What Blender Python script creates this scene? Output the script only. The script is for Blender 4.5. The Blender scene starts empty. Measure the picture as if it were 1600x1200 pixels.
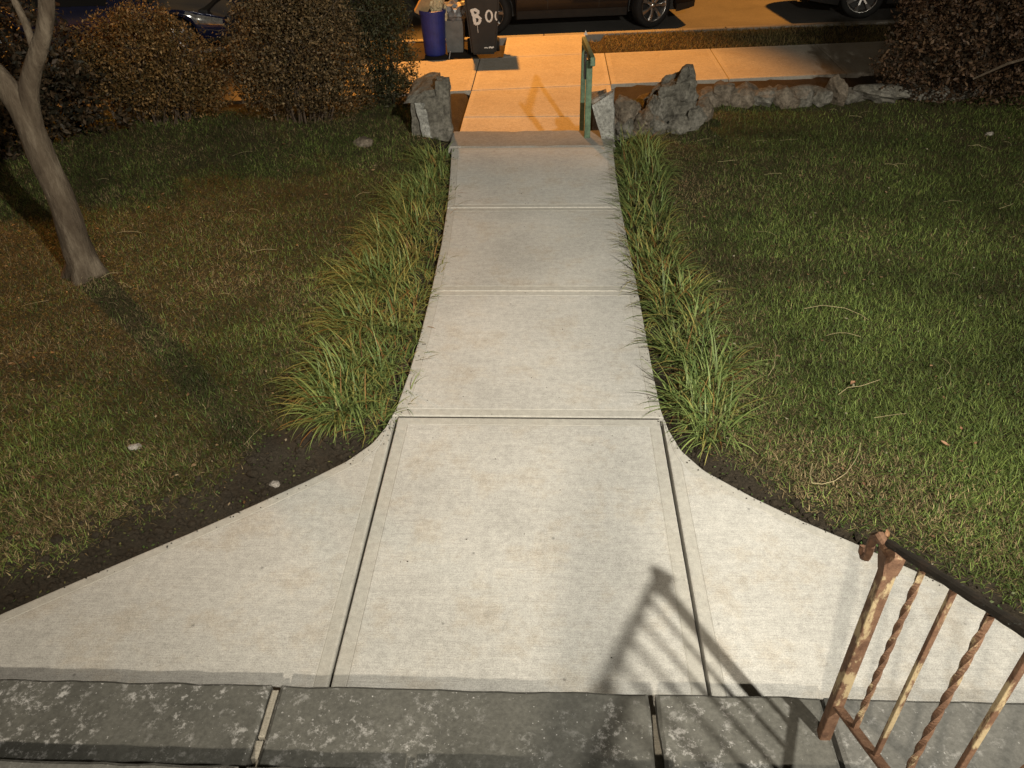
import bpy, bmesh, math, random
import numpy as np
from mathutils import Vector, Matrix, noise as mnoise
C = bpy.context.scene.collection
scn = bpy.context.scene
R = math.radians
random.seed(4)
rng = np.random.default_rng(7)

# ------------------------------------------------------------------ camera
CAMX, CAMH = 0.105, 2.6
FOC, PITCH, YAW, ROLL = 1242.3, 0.63677, 0.05654, 0.02742
cp, sp, cy_, sy_ = math.cos(PITCH), math.sin(PITCH), math.cos(YAW), math.sin(YAW)
vF = Vector((-sy_ * cp, cy_ * cp, -sp)); r0 = Vector((cy_, sy_, 0)); d0 = vF.cross(r0)
vR = r0 * math.cos(ROLL) + d0 * math.sin(ROLL)
vD = d0 * math.cos(ROLL) - r0 * math.sin(ROLL)
cam_d = bpy.data.cameras.new('camera'); cam = bpy.data.objects.new('camera', cam_d); C.objects.link(cam)
m3 = Matrix((vR, -vD, -vF)).transposed()
cam.matrix_world = Matrix.Translation((CAMX, 0, CAMH)) @ m3.to_4x4()
cam_d.sensor_width = 36; cam_d.lens = FOC / 1600 * 36
cam_d.clip_start = 0.05; cam_d.clip_end = 500
scn.camera = cam

# ------------------------------------------------------------------ night sky and lamps
w = bpy.data.worlds.new('World'); scn.world = w; w.use_nodes = True
wn = w.node_tree.nodes; wl = w.node_tree.links
bg = wn['Background']
sky = wn.new('ShaderNodeTexSky'); sky.sky_type = 'NISHITA'; sky.sun_disc = False
sky.sun_elevation = R(1.0); sky.sun_rotation = R(200); sky.air_density = 2.0; sky.dust_density = 4.0
hs = wn.new('ShaderNodeHueSaturation'); hs.inputs['Saturation'].default_value = 0.55
wl.new(sky.outputs[0], hs.inputs['Color'])
tint = wn.new('ShaderNodeMix'); tint.data_type = 'RGBA'; tint.blend_type = 'MULTIPLY'; tint.inputs['Factor'].default_value = 1
tint.inputs['B'].default_value = (1.0, 0.80, 0.58, 1)          # city skyglow
wl.new(hs.outputs[0], tint.inputs['A']); wl.new(tint.outputs['Result'], bg.inputs[0])
bg.inputs[1].default_value = 0.10
def light(name, kind, loc, power, col, radius=0.1):
    d = bpy.data.lights.new(name, kind); d.energy = power; d.color = col
    d.shadow_soft_size = radius
    o = bpy.data.objects.new(name, d); C.objects.link(o); o.location = loc
    return o
LT = 3.7
pl = light('house_floodlight', 'SPOT', (0.99 + .43 * LT, 1.43 - .74 * LT, 1.025 + 1.025 * LT), 4000, (1.0, 0.945, 0.81), 0.085)
pl.data.spot_size = R(84); pl.data.spot_blend = 1.0
pl.rotation_euler = (Vector((-.15, 7.1, 0)) - Vector(pl.location)).to_track_quat('-Z', 'Y').to_euler()
SOD = (1.0, 0.395, 0.065); ZS0 = -.55
for loc, aim, pw, cone in [((-2.6, 16.6, 8.0), (-.6, 11.9, ZS0), 11000, 46), ((6.5, 19.6, 7.8), (3.0, 17.6, ZS0), 11500, 43), ((-13.5, 15.5, 7.4), (-5.6, 7.7, 0), 9000, 26)]:
    so = light('street_lamp_light', 'SPOT', loc, pw, SOD, 0.22); so.data.spot_size = R(cone); so.data.spot_blend = .55
    so.rotation_euler = (Vector(aim) - Vector(loc)).to_track_quat('-Z', 'Y').to_euler()
light('porch_light', 'POINT', (-.25, -1.3, 3.15), 560, (1.0, .89, .71), .045)
vs = scn.view_settings; vs.view_transform = 'Standard'; vs.look = 'None'; vs.exposure = 0; vs.gamma = 1
scn.render.engine = 'CYCLES'

# ------------------------------------------------------------------ helpers
def pix(px, py, z=0.0):
    d = vF * FOC + vR * (px - 800) + vD * (py - 600); t = (z - CAMH) / d.z
    return Vector((CAMX, 0, CAMH)) + d * t
def link(o, parent=None):
    C.objects.link(o)
    if parent is not None: o.parent = parent
    return o
def tag(o, label=None, cat=None, group=None, kind=None):
    if label: o['label'] = label
    if cat: o['category'] = cat
    if group: o['group'] = group
    if kind: o['kind'] = kind
    return o
def empty(name, loc=(0, 0, 0), rz=0, **k):
    o = bpy.data.objects.new(name, None); link(o); o.location = loc; o.rotation_euler = (0, 0, rz)
    o.empty_display_size = .1
    return tag(o, **k)
def mobj(name, verts, faces, mats, parent=None, smooth=False, midx=None):
    me = bpy.data.meshes.new(name); me.from_pydata([tuple(v) for v in verts], [], faces)
    for m in (mats if isinstance(mats, (list, tuple)) else [mats]): me.materials.append(m)
    if midx is not None: me.polygons.foreach_set('material_index', midx)
    if smooth: me.polygons.foreach_set('use_smooth', [True] * len(me.polygons))
    me.update()
    return link(bpy.data.objects.new(name, me), parent)
def bobj(name, bm, mats, parent=None, smooth=False):
    me = bpy.data.meshes.new(name)
    bmesh.ops.recalc_face_normals(bm, faces=bm.faces[:])
    bm.to_mesh(me); bm.free()
    for m in (mats if isinstance(mats, (list, tuple)) else [mats]): me.materials.append(m)
    if smooth: me.polygons.foreach_set('use_smooth', [True] * len(me.polygons))
    return link(bpy.data.objects.new(name, me), parent)
def box(bm, c, s, rot=None, bevel=0):
    r = bmesh.ops.create_cube(bm, size=1)['verts']
    M = Matrix.Translation(c) @ (rot.to_4x4() if rot is not None else Matrix()) @ Matrix.Diagonal((*s, 1))
    bmesh.ops.transform(bm, matrix=M, verts=r)
    if bevel:
        es = list({e for v in r for e in v.link_edges})
        bmesh.ops.bevel(bm, geom=es, offset=bevel, segments=2, affect='EDGES', profile=.5)
    return r
def sweep(pts, radii, n=8, ends=True, flat=1.0, twist=0.0, up=Vector((0, 0, 1)), square=False):
    """tube along pts -> verts, faces"""
    pts = [Vector(p) for p in pts]
    if not hasattr(radii, '__len__'): radii = [radii] * len(pts)
    V, F = [], []
    acc = 0
    for i, p in enumerate(pts):
        a = pts[max(i - 1, 0)]; b = pts[min(i + 1, len(pts) - 1)]
        t = (b - a).normalized()
        u = up if abs(t.dot(up)) < .95 else Vector((1, 0, 0))
        s = t.cross(u).normalized(); q = s.cross(t).normalized()
        if i: acc += (pts[i] - pts[i - 1]).length * twist
        for k in range(n):
            an = 2 * math.pi * (k + .5) / n + acc
            V.append(p + (s * math.cos(an) + q * math.sin(an) * flat) * radii[i])
    for i in range(len(pts) - 1):
        for k in range(n):
            F.append((i * n + k, i * n + (k + 1) % n, (i + 1) * n + (k + 1) % n, (i + 1) * n + k))
    if ends:
        F.append(tuple(range(n - 1, -1, -1))); F.append(tuple(range((len(pts) - 1) * n, len(pts) * n)))
    return V, F
def join_vf(parts):
    V, F = [], []
    for v, f in parts:
        o = len(V); V += list(v); F += [tuple(i + o for i in x) for x in f]
    return V, F
def lathe(prof, n=24, center=(0, 0, 0)):
    V, F = [], []
    for (r, z) in prof:
        for k in range(n):
            a = 2 * math.pi * k / n; V.append((center[0] + r * math.cos(a), center[1] + r * math.sin(a), center[2] + z))
    for i in range(len(prof) - 1):
        for k in range(n): F.append((i * n + k, i * n + (k + 1) % n, (i + 1) * n + (k + 1) % n, (i + 1) * n + k))
    return V, F

# ------------------------------------------------------------------ materials
def nodes(name, rough=.8, spec=.3):
    m = bpy.data.materials.new(name); m.use_nodes = True
    nt = m.node_tree; b = nt.nodes['Principled BSDF']
    b.inputs['Roughness'].default_value = rough; b.inputs['Specular IOR Level'].default_value = spec
    return m, nt, b
def N(nt, typ, **k):
    n = nt.nodes.new(typ)
    for a, v in k.items():
        if a.startswith('i_'): n.inputs[a[2:].replace('_', ' ')].default_value = v
        else: setattr(n, a, v)
    return n
def coords(nt, scale=(1, 1, 1)):
    t = N(nt, 'ShaderNodeTexCoord'); mp = N(nt, 'ShaderNodeMapping'); mp.inputs['Scale'].default_value = scale
    nt.links.new(t.outputs['Object'], mp.inputs['Vector']); return mp.outputs[0]
def noise(nt, vec, scale, detail=4, rough=.6):
    n = N(nt, 'ShaderNodeTexNoise'); n.inputs['Scale'].default_value = scale; n.inputs['Detail'].default_value = detail
    n.inputs['Roughness'].default_value = rough; nt.links.new(vec, n.inputs['Vector']); return n.outputs['Fac']
def ramp(nt, fac, stops):
    r = N(nt, 'ShaderNodeValToRGB'); e = r.color_ramp.elements
    while len(e) < len(stops): e.new(.5)
    for i, (p, c) in enumerate(stops):
        e[i].position = p; e[i].color = (*c, 1) if len(c) == 3 else c
    nt.links.new(fac, r.inputs[0]); return r.outputs[0]
def mix(nt, a, b, fac, mode='MIX'):
    n = N(nt, 'ShaderNodeMix', data_type='RGBA', blend_type=mode)
    for s, v in (('A', a), ('B', b), ('Factor', fac)):
        sk = [i for i in n.inputs if i.name == s and (i.type == 'RGBA' if s != 'Factor' else i.type == 'VALUE')][0]
        if isinstance(v, bpy.types.NodeSocket): nt.links.new(v, sk)
        else: sk.default_value = (*v, 1) if hasattr(v, '__len__') and len(v) == 3 else v
    return [o for o in n.outputs if o.type == 'RGBA'][0]
def bump(nt, b, h, strength=.3, dist=.01):
    n = N(nt, 'ShaderNodeBump'); n.inputs['Strength'].default_value = strength; n.inputs['Distance'].default_value = dist
    nt.links.new(h, n.inputs['Height']); nt.links.new(n.outputs[0], b.inputs['Normal'])
G = lambda v: (v, v, v)
def concrete(name, c1, c2, streak=True, stain=.5, fine=1.0):
    m, nt, b = nodes(name, .9, .25)
    v = coords(nt); vst = coords(nt, (1.2, 60, 1))
    base = ramp(nt, noise(nt, v, 1.7, 6, .65), [(.3, c1), (.7, c2)])
    mid = ramp(nt, noise(nt, v, 28, 5, .7), [(.30, G(.82)), (.64, G(1.06))])
    base = mix(nt, base, mid, 1.0, 'MULTIPLY')
    fi = noise(nt, v, 210, 2, .6)
    base = mix(nt, base, ramp(nt, fi, [(.3, G(.66)), (.68, G(1.16))]), .8 * fine, 'MULTIPLY')
    if streak:
        st = noise(nt, vst, 4.0, 4, .7)
        base = mix(nt, base, ramp(nt, st, [(.33, G(.76)), (.66, G(1.1))]), .65, 'MULTIPLY')
    m2 = ramp(nt, noise(nt, v, 75, 4, .75), [(.34, G(.74)), (.62, G(1.08))])
    base = mix(nt, base, m2, .45 * fine, 'MULTIPLY')
    stn = ramp(nt, noise(nt, v, 3.4, 7, .72), [(.50, G(1)), (.60, (.90, .87, .83)), (.78, (.66, .60, .53))])
    base = mix(nt, base, stn, stain, 'MULTIPLY')
    vo = N(nt, 'ShaderNodeTexVoronoi'); vo.inputs['Scale'].default_value = 6.5; nt.links.new(v, vo.inputs['Vector'])
    spk = ramp(nt, vo.outputs['Distance'], [(.02, G(.35)), (.06, G(1))])
    base = mix(nt, base, spk, .7, 'MULTIPLY')
    oi = N(nt, 'ShaderNodeObjectInfo')
    base = mix(nt, base, ramp(nt, oi.outputs['Random'], [(0, (.90, .895, .88)), (1, (1.03, 1.03, 1.03))]), 1.0, 'MULTIPLY')
    nt.links.new(base, b.inputs['Base Color'])
    bump(nt, b, noise(nt, vst if streak else v, 9 if streak else 160, 3), .25, .004)
    return m
M = {}
M['conc'] = concrete('brushed concrete', (.40, .39, .367), (.57, .555, .525), stain=1.0)
M['conc_edge'] = concrete('trowelled concrete edge', (.37, .357, .325), (.44, .425, .392), streak=False, stain=.35, fine=.6)
M['conc_old'] = concrete('sidewalk concrete', (.34, .31, .27), (.42, .39, .34), stain=.8)
M['conc_old_edge'] = concrete('sidewalk concrete edge', (.35, .32, .28), (.43, .40, .35), streak=False, stain=.5)
M['landing'] = concrete('rough landing stone', (.20, .19, .175), (.31, .295, .27), streak=False, stain=.9)
M['joint'] = concrete('joint with painted highlight', (.62, .59, .53), (.70, .67, .61), streak=False, stain=.2)  # whitened colour paints in the highlight on the tooled joints
M['mortar'] = concrete('mortar', (.27, .25, .21), (.36, .33, .28), streak=False, stain=.6)

def bluestone(name, c1, c2):
    m, nt, b = nodes(name, .72, .35)
    v = coords(nt)
    base = ramp(nt, noise(nt, v, 2.2, 7, .7), [(.3, c1), (.7, c2)])
    base = mix(nt, base, ramp(nt, noise(nt, v, 60, 4, .7), [(.3, G(.7)), (.7, G(1.2))]), .9, 'MULTIPLY')
    mask = ramp(nt, noise(nt, v, 2.6, 3, .6), [(.42, G(0)), (.62, G(1))])
    spot = ramp(nt, noise(nt, v, 26, 6, .78), [(.535, G(0)), (.65, G(1))])
    mm = mix(nt, mask, spot, 1, 'MULTIPLY')
    spk = ramp(nt, noise(nt, v, 90, 2, .5), [(.70, G(0)), (.76, G(.9))])
    mm = mix(nt, mm, spk, 1, 'LIGHTEN')
    base = mix(nt, base, (.42, .41, .40), mm)
    nt.links.new(base, b.inputs['Base Color'])
    bump(nt, b, noise(nt, v, 34, 6, .7), .5, .006)
    return m
M['blue'] = bluestone('bluestone', (.062, .061, .054), (.122, .119, .106))
M['blue2'] = bluestone('pale bluestone', (.10, .098, .09), (.15, .147, .136))

def rocky(name, c1, c2, c3, scale=3.0):
    m, nt, b = nodes(name, .88, .25)
    v = coords(nt)
    base = ramp(nt, noise(nt, v, scale, 8, .72), [(.28, c1), (.5, c2), (.74, c3)])
    base = mix(nt, base, ramp(nt, noise(nt, v, scale * 9, 5, .75), [(.32, G(.36)), (.66, G(1.3))]), .95, 'MULTIPLY')
    nt.links.new(base, b.inputs['Base Color'])
    bump(nt, b, noise(nt, v, 24, 8, .75), .8, .02)
    return m
M['rock'] = rocky('grey fieldstone', (.07, .065, .053), (.125, .117, .098), (.22, .21, .185))
M['rock2'] = rocky('brown fieldstone', (.070, .054, .038), (.12, .098, .073), (.19, .162, .13))
M['rock3'] = rocky('pale mortared stone', (.17, .17, .155), (.27, .27, .25), (.40, .40, .38), 4)
M['rock4'] = rocky('white pebble', (.20, .175, .15), (.31, .28, .25), (.40, .37, .34), 20)

def soilmat(name='soil', thatch=False):
    m, nt, b = nodes(name, .95, .15)
    v = coords(nt)
    base = ramp(nt, noise(nt, v, 2.5, 8, .7), [(.3, (.024, .018, .012)), (.7, (.050, .041, .030))])
    base = mix(nt, base, ramp(nt, noise(nt, v, 70, 6, .8), [(.3, G(.5)), (.7, G(1.5))]), .9, 'MULTIPLY')
    if thatch:
        a = N(nt, 'ShaderNodeVertexColor', layer_name='Thatch')
        tc = ramp(nt, noise(nt, v, 3.1, 6, .7), [(.3, (.030, .032, .012)), (.7, (.062, .050, .024))])
        tc = mix(nt, tc, ramp(nt, noise(nt, v, 120, 5, .8), [(.3, G(.35)), (.7, G(1.6))]), .95, 'MULTIPLY')
        base = mix(nt, base, tc, a.outputs[0])
    nt.links.new(base, b.inputs['Base Color'])
    bump(nt, b, noise(nt, v, 45, 8, .8), .9, .02)
    return m
M['soil'] = soilmat(); M['ground'] = soilmat('ground', True)
def asphalt():
    m, nt, b = nodes('asphalt', .85, .3)
    v = coords(nt)
    base = ramp(nt, noise(nt, v, 1.0, 6, .7), [(.3, (.060, .057, .052)), (.7, (.095, .09, .082))])
    base = mix(nt, base, ramp(nt, noise(nt, v, 90, 3, .7), [(.3, G(.6)), (.7, G(1.3))]), .9, 'MULTIPLY')
    nt.links.new(base, b.inputs['Base Color'])
    bump(nt, b, noise(nt, v, 120, 3, .7), .5, .01)
    return m
M['asphalt'] = asphalt()
def vcol(name, rough=.6, spec=.25, trans=0.0):
    m, nt, b = nodes(name, rough, spec)
    a = N(nt, 'ShaderNodeVertexColor', layer_name='Col')
    nt.links.new(a.outputs[0], b.inputs['Base Color'])
    if trans:
        t = N(nt, 'ShaderNodeBsdfTranslucent'); mx = N(nt, 'ShaderNodeMixShader'); mx.inputs[0].default_value = trans
        nt.links.new(a.outputs[0], t.inputs[0]); nt.links.new(b.outputs[0], mx.inputs[1]); nt.links.new(t.outputs[0], mx.inputs[2])
        nt.links.new(mx.outputs[0], nt.nodes['Material Output'].inputs[0])
    return m
M['grass'] = vcol('grass blades', .65, .2, .15)
M['tuft'] = vcol('border grass blades', .55, .3, .12)
M['leaf'] = vcol('leaves', .6, .3, .2)
def plain(name, col, rough=.5, spec=.4, metal=0, nscale=8, var=.25, bs=0, coat=0):
    m, nt, b = nodes(name, rough, spec)
    v = coords(nt)
    c = mix(nt, col, ramp(nt, noise(nt, v, nscale, 5, .7), [(.3, G(1 - var)), (.7, G(1 + var))]), 1.0, 'MULTIPLY')
    nt.links.new(c, b.inputs['Base Color']); b.inputs['Metallic'].default_value = metal
    if coat: b.inputs['Coat Weight'].default_value = coat; b.inputs['Coat Roughness'].default_value = .05
    if bs: bump(nt, b, noise(nt, v, nscale * 4, 5, .7), bs, .005)
    return m
M['black'] = plain('black plastic', (.018, .017, .016), .55, .4, bs=.2)
M['rubber'] = plain('tyre rubber', (.012, .012, .012), .8, .3, bs=.2)
M['bluebin'] = plain('blue plastic', (.022, .030, .165), .45, .4, bs=.15)
M['greybin'] = plain('grey plastic', (.13, .13, .125), .6, .4)
M['bag'] = plain('grey plastic bag', (.16, .16, .165), .35, .5, nscale=20)
M['white'] = plain('white spray paint', (.62, .60, .57), .6, .3, nscale=40, var=.15)
M['card'] = plain('cardboard', (.34, .23, .12), .85, .2, nscale=12)
M['paper'] = plain('crumpled paper', (.52, .42, .26), .85, .2, nscale=25, var=.35)
M['carblack'] = plain('black car paint', (.005, .005, .006), .40, .25, coat=.35)
M['carblue'] = plain('navy car paint', (.010, .014, .048), .25, .5, metal=.3, coat=1)
M['alloy'] = plain('alloy wheel', (.42, .41, .40), .3, .5, metal=.9)
M['chrome'] = plain('chrome', (.75, .75, .74), .12, .5, metal=1, var=.05)
M['glass'] = plain('dark car glass', (.008, .009, .010), .05, .6, var=.05)
M['lens'] = plain('headlight lens', (.28, .28, .27), .12, .6, metal=.5, nscale=30, var=.5)
M['red'] = plain('tail light', (.16, .008, .006), .15, .6)
M['greenpaint'] = plain('weathered green paint', (.085, .135, .085), .6, .35, nscale=22, var=.45, bs=.5)
def rustmat(name, cream=.56, dark=0.0):
    m, nt, b = nodes(name, .75, .3)
    v = coords(nt)
    rust = ramp(nt, noise(nt, v, 30, 7, .75), [(.3, (.070, .036, .023)), (.55, (.155, .086, .053)), (.78, (.24, .15, .095))])
    pm = ramp(nt, noise(nt, coords(nt, (1, 1, .4)), 13, 6, .7), [(cream, G(0)), (cream + .06, G(1))])
    c = mix(nt, rust, (.38, .30, .18), pm)
    if dark:
        c = mix(nt, c, (.018, .014, .010), ramp(nt, noise(nt, v, 14, 6, .75), [(.52, G(1)), (.80, G(.72))]))
        c = mix(nt, c, (.18, .21, .20), ramp(nt, noise(nt, v, 42, 5, .7), [(.64, G(0)), (.70, G(.8))]))
    nt.links.new(c, b.inputs['Base Color'])
    bump(nt, b, noise(nt, v, 90, 6, .8), .7, .004)
    return m
M['rust'] = rustmat('rusty iron with worn cream paint', .51)
M['rust_red'] = rustmat('red rust', .70)
M['rust_dark'] = rustmat('blackened iron handrail', .70, 1)
def barkmat():
    m, nt, b = nodes('smooth pale bark', .85, .2)
    v = coords(nt, (1, 1, .25))
    base = ramp(nt, noise(nt, v, 14, 7, .7), [(.33, (.050, .036, .024)), (.52, (.092, .071, .050)), (.70, (.17, .138, .102))])
    nt.links.new(base, b.inputs['Base Color'])
    bump(nt, b, noise(nt, v, 40, 6, .7), 1.0, .02)
    return m
M['bark'] = barkmat()
M['darkfill'] = plain('dark expansion joint', (.05, .045, .038), .9, .2, nscale=60, var=.5)
M['twig'] = plain('brown twig', (.055, .040, .028), .85, .2)
M['twigdark'] = plain('dark twig', (.030, .024, .018), .85, .2)

# ------------------------------------------------------------------ path outline
LE = [(-.81, 7.62), (-.80, 7.18), (-.745, 6.5), (-.70, 5.84), (-.675, 5.2), (-.666, 4.54), (-.668, 4.0), (-.68, 3.6), (-.70, 3.3), (-.73, 3.13), (-.78, 3.0), (-.88, 2.87), (-1.04, 2.73), (-1.24, 2.57), (-1.47, 2.395), (-1.69, 2.235), (-1.9, 2.08), (-2.10, 1.93), (-2.5, 1.62), (-2.9, 1.30)]
RE = [(.69, 7.62), (.682, 7.15), (.668, 6.5), (.663, 5.84), (.672, 5.2), (.684, 4.53), (.685, 4.0), (.688, 3.6), (.695, 3.3), (.715, 3.13), (.76, 2.97), (.85, 2.83), (1.05, 2.65), (1.24, 2.505), (1.43, 2.38), (1.66, 2.21), (1.83, 2.07), (1.94, 1.95), (2.3, 1.62), (2.65, 1.30)]
LEa, REa = np.array(LE), np.array(RE)
def seg_dist(P, poly):
    d = np.full(len(P), 1e9)
    for a, b in zip(poly[:-1], poly[1:]):
        ab = b - a; t = np.clip(((P - a) @ ab) / (ab @ ab), 0, 1)
        d = np.minimum(d, np.hypot(*(P - (a + t[:, None] * ab)).T))
    return d
def edge_x(y, E):
    yy = E[::-1, 1]; xx = E[::-1, 0]
    return np.interp(y, yy, xx)
def path_dist(P):
    """distance outside the walkway edge (negative inside)"""
    lx = edge_x(P[:, 1], LEa); rx = edge_x(P[:, 1], REa)
    inside = (P[:, 0] > lx) & (P[:, 0] < rx)
    d = np.minimum(seg_dist(P, LEa), seg_dist(P, REa))
    return np.where(inside, -d, d)
_ph = rng.uniform(0, 6.28, (4, 12, 3)); 
def fnoise(P, scale, k=0):
    """cheap smooth pseudo noise about -1..1"""
    out = np.zeros(len(P)); amp = 1
    r = np.random.default_rng(100 + k)
    for o in range(4):
        for j in range(4):
            a = r.uniform(0, 6.28); f = scale * (1.9 ** o) * r.uniform(.7, 1.3)
            out += amp * np.sin((P[:, 0] * math.cos(a) + P[:, 1] * math.sin(a)) * f + r.uniform(0, 6.28)) / 4
        amp *= .62
    return out / 1.3
TAN = .114
PHI = math.atan(TAN)
SW_N, SW_F, KERB = 10.95, 12.55, 13.78
ZS, ZR = -.55, -.67
def smooth(t): t = np.clip(t, 0, 1); return t * t * (3 - 2 * t)
def ground_z(P):
    x, y = P[:, 0], P[:, 1]
    d = path_dist(P)
    z = -.055 + .05 * smooth((d - .03) / .30) + .018 * fnoise(P, 2.0, 1) * smooth(d / .6) + .006 * fnoise(P, 9, 2)
    z = np.where(d < 0, -.07, z)
    z = np.where(y > 7.0, np.minimum(z, .02), z)
    yed = 8.55 + .03 * x
    t = smooth((y - yed) / .55)
    low = -.575 + .012 * fnoise(P, 3, 3)
    z = z * (1 - t) + low * t
    cor = (np.abs(x + .03) < .99) & (y > 7.5)
    z = np.where(cor, -.66, z)
    s = y - TAN * x
    walk = (s > SW_N - .03) & (s < SW_F + .03)
    z = np.where(walk, -.62, z)
    z = np.where((s > KERB - .02), -1.05, z)
    z = np.where((y < 1.62) & (x > -3) & (x < 2.6), -.09, z)
    return z
xs = np.concatenate([[-70, -40, -25, -16, -11, -8], np.arange(-6.5, 6.51, .07), [8, 11, 16, 25, 40, 70]])
ys = np.concatenate([[-60, -30, -15, -6, -2], np.arange(0, 14.5, .07), [16, 20, 30, 50, 90]])
X, Y = np.meshgrid(xs, ys)
P = np.stack([X.ravel(), Y.ravel()], 1)
Z = ground_z(P)
V = np.column_stack([P, Z]); nx, ny = len(xs), len(ys)
F = [(j * nx + i, j * nx + i + 1, (j + 1) * nx + i + 1, (j + 1) * nx + i) for j in range(ny - 1) for i in range(nx - 1)]
gr = mobj('ground', V, F, M['ground'], smooth=True); tag(gr, kind='structure')
def in_beds(P):
    """distance beyond the bare soil strip along the walkway (lawn grows where positive)"""
    d = path_dist(P); x, y = P[:, 0], P[:, 1]
    nz = fnoise(P, 6, 5)
    wdt = .07 + .05 * nz
    left = (x < 0) & (y < 3.15)
    wdt = np.where(left, .19 + .12 * nz + .26 * np.exp(-((x + 1.12) / .36) ** 2 - ((y - 2.95) / .36) ** 2), wdt)
    right = (x > 0) & (y < 3.0)
    wdt = np.where(right, .11 + .05 * nz, wdt)
    return d - wdt
th = np.clip(in_beds(P) / .22, 0, 1) * (P[:, 1] < 8.7)
th = np.where((np.abs(P[:, 0]) < .95) & (P[:, 1] > 7.2), 0, th)
ta = gr.data.color_attributes.new('Thatch', 'FLOAT_COLOR', 'POINT')
ta.data.foreach_set('color', np.column_stack([th, th, th, np.ones(len(th))]).astype(np.float32).ravel())

# ------------------------------------------------------------------ concrete slabs
def inset(poly, m):
    n = len(poly); out = []
    for i in range(n):
        p0, p1, p2 = Vector(poly[i - 1]), Vector(poly[i]), Vector(poly[(i + 1) % n])
        e1 = (p1 - p0).normalized(); e2 = (p2 - p1).normalized()
        n1 = Vector((-e1.y, e1.x)); n2 = Vector((-e2.y, e2.x))
        b = n1 + n2
        if b.length < 1e-4: b = n1
        b.normalize(); c = max(b.dot(n1), .16)
        out.append(tuple(p1 + b * (m / c)))
    return out
def area(p): return sum(p[i - 1][0] * p[i][1] - p[i][0] * p[i - 1][1] for i in range(len(p))) / 2
def slab(poly, z, thick, parent, mats, margin=.05, name='slab', rnd=.006, label=None):
    if area(poly) < 0: poly = poly[::-1]
    n = len(poly)
    rings = [(poly, z - thick), (poly, z - rnd), (inset(poly, rnd * .35), z - rnd * .3), (inset(poly, rnd), z)]
    if margin:
        rings += [(inset(poly, margin), z), (inset(poly, margin + .002), z - .0016), (inset(poly, margin + .006), z + .0006)]
    V, F, mi = [], [], []
    for p, zz in rings: V += [(a, b, zz) for a, b in p]
    for k in range(len(rings) - 1):
        for i in range(n):
            F.append((k * n + i, k * n + (i + 1) % n, (k + 1) * n + (i + 1) % n, (k + 1) * n + i)); mi.append(1)
    F.append(tuple((len(rings) - 1) * n + i for i in range(n))); mi.append(0 if margin else 0)
    F.append(tuple(range(n - 1, -1, -1))); mi.append(1)
    o = mobj(name, V, F, mats, parent, midx=mi)
    if label: o['label'] = label
    return o
path = empty('path', kind='structure')
CM = [M['conc'], M['conc_edge']]
def ebetween(E, y0, y1):     # points of an edge from y0 down to y1
    yy = [y for x, y in E if y1 + .02 < y < y0 - .02]
    ypts = sorted(set([y0, y1] + yy), reverse=True)
    Ea = np.array(E)
    return [(float(edge_x(np.array([y]), Ea)[0]), y) for y in ypts]
J = [7.165, 5.838, 4.533, 3.221]
for a, b, g0, g1 in [(J[0], J[1], .006, .005), (J[1], J[2], .005, .005), (J[2], J[3], .005, .008)]:
    Lp = ebetween(LE, a - g0, b + g1); Rp = ebetween(RE, a - g0, b + g1)
    slab(Lp + Rp[::-1], 0, .10, path, CM, .055)
for y in (J[1], J[2]):
    bm = bmesh.new(); xl = float(edge_x(np.array([y]), LEa)[0]); xr = float(edge_x(np.array([y]), REa)[0])
    box(bm, ((xl + xr) / 2, y, -.03), (xr - xl - .06, .012, .052)); bobj('joint_filler', bm, M['joint'], path)  # pale strip stands in for the groove bevel catching light
bm = bmesh.new(); box(bm, (0, J[3], -.035), (1.36, .0155, .054)); bobj('joint_filler', bm, M['darkfill'], path)
slab([(-.678, J[3] - .008), (.680, J[3] - .008), (.684, 1.30), (-.684, 1.30)], 0, .10, path, CM, .055)
def wing(E, xj, sgn, ytop):
    """flared slab between the straight joint x=xj and the curved edge, rows along y"""
    Ea = np.array(E); ysr = np.concatenate([np.linspace(ytop, 2.6, 26), np.linspace(2.57, 1.30, 22)])
    prof = [(0, -.10), (0, -.008), (.003, -.002), (.009, 0), (.050, 0), (.0525, -.0016), (.056, .0006)]
    V, F, mi = [], [], []
    for y in ysr:
        e = float(edge_x(np.array([y]), Ea)[0]); e2 = float(edge_x(np.array([y - .02]), Ea)[0])
        k = math.hypot(e2 - e, .02) / .02            # horizontal stretch of the edge margin
        wd_ = abs(e - xj)
        for d, z in prof: V.append((e - sgn * min(d * k, wd_ * .5 * d / .056), y, z))
        for d, z in prof[::-1]: V.append((xj + sgn * min(d, wd_ * .45 * d / .056), y, z))
    m = len(prof) * 2
    for i in range(len(ysr) - 1):
        for k in range(m - 1):
            F.append((i * m + k, (i + 1) * m + k, (i + 1) * m + k + 1, i * m + k + 1)); mi.append(0 if k == len(prof) - 1 else 1)
    F.append(tuple(range(m))); mi.append(1); F.append(tuple((len(ysr) - 1) * m + k for k in range(m))); mi.append(1)
    bm = bmesh.new(); o = mobj('slab', V, F, CM, path, midx=mi); bm.from_mesh(o.data); bmesh.ops.recalc_face_normals(bm, faces=bm.faces[:]); bm.to_mesh(o.data); bm.free()
wing(LE, -.694, -1, 3.205); wing(RE, .694, 1, 3.205)

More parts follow.
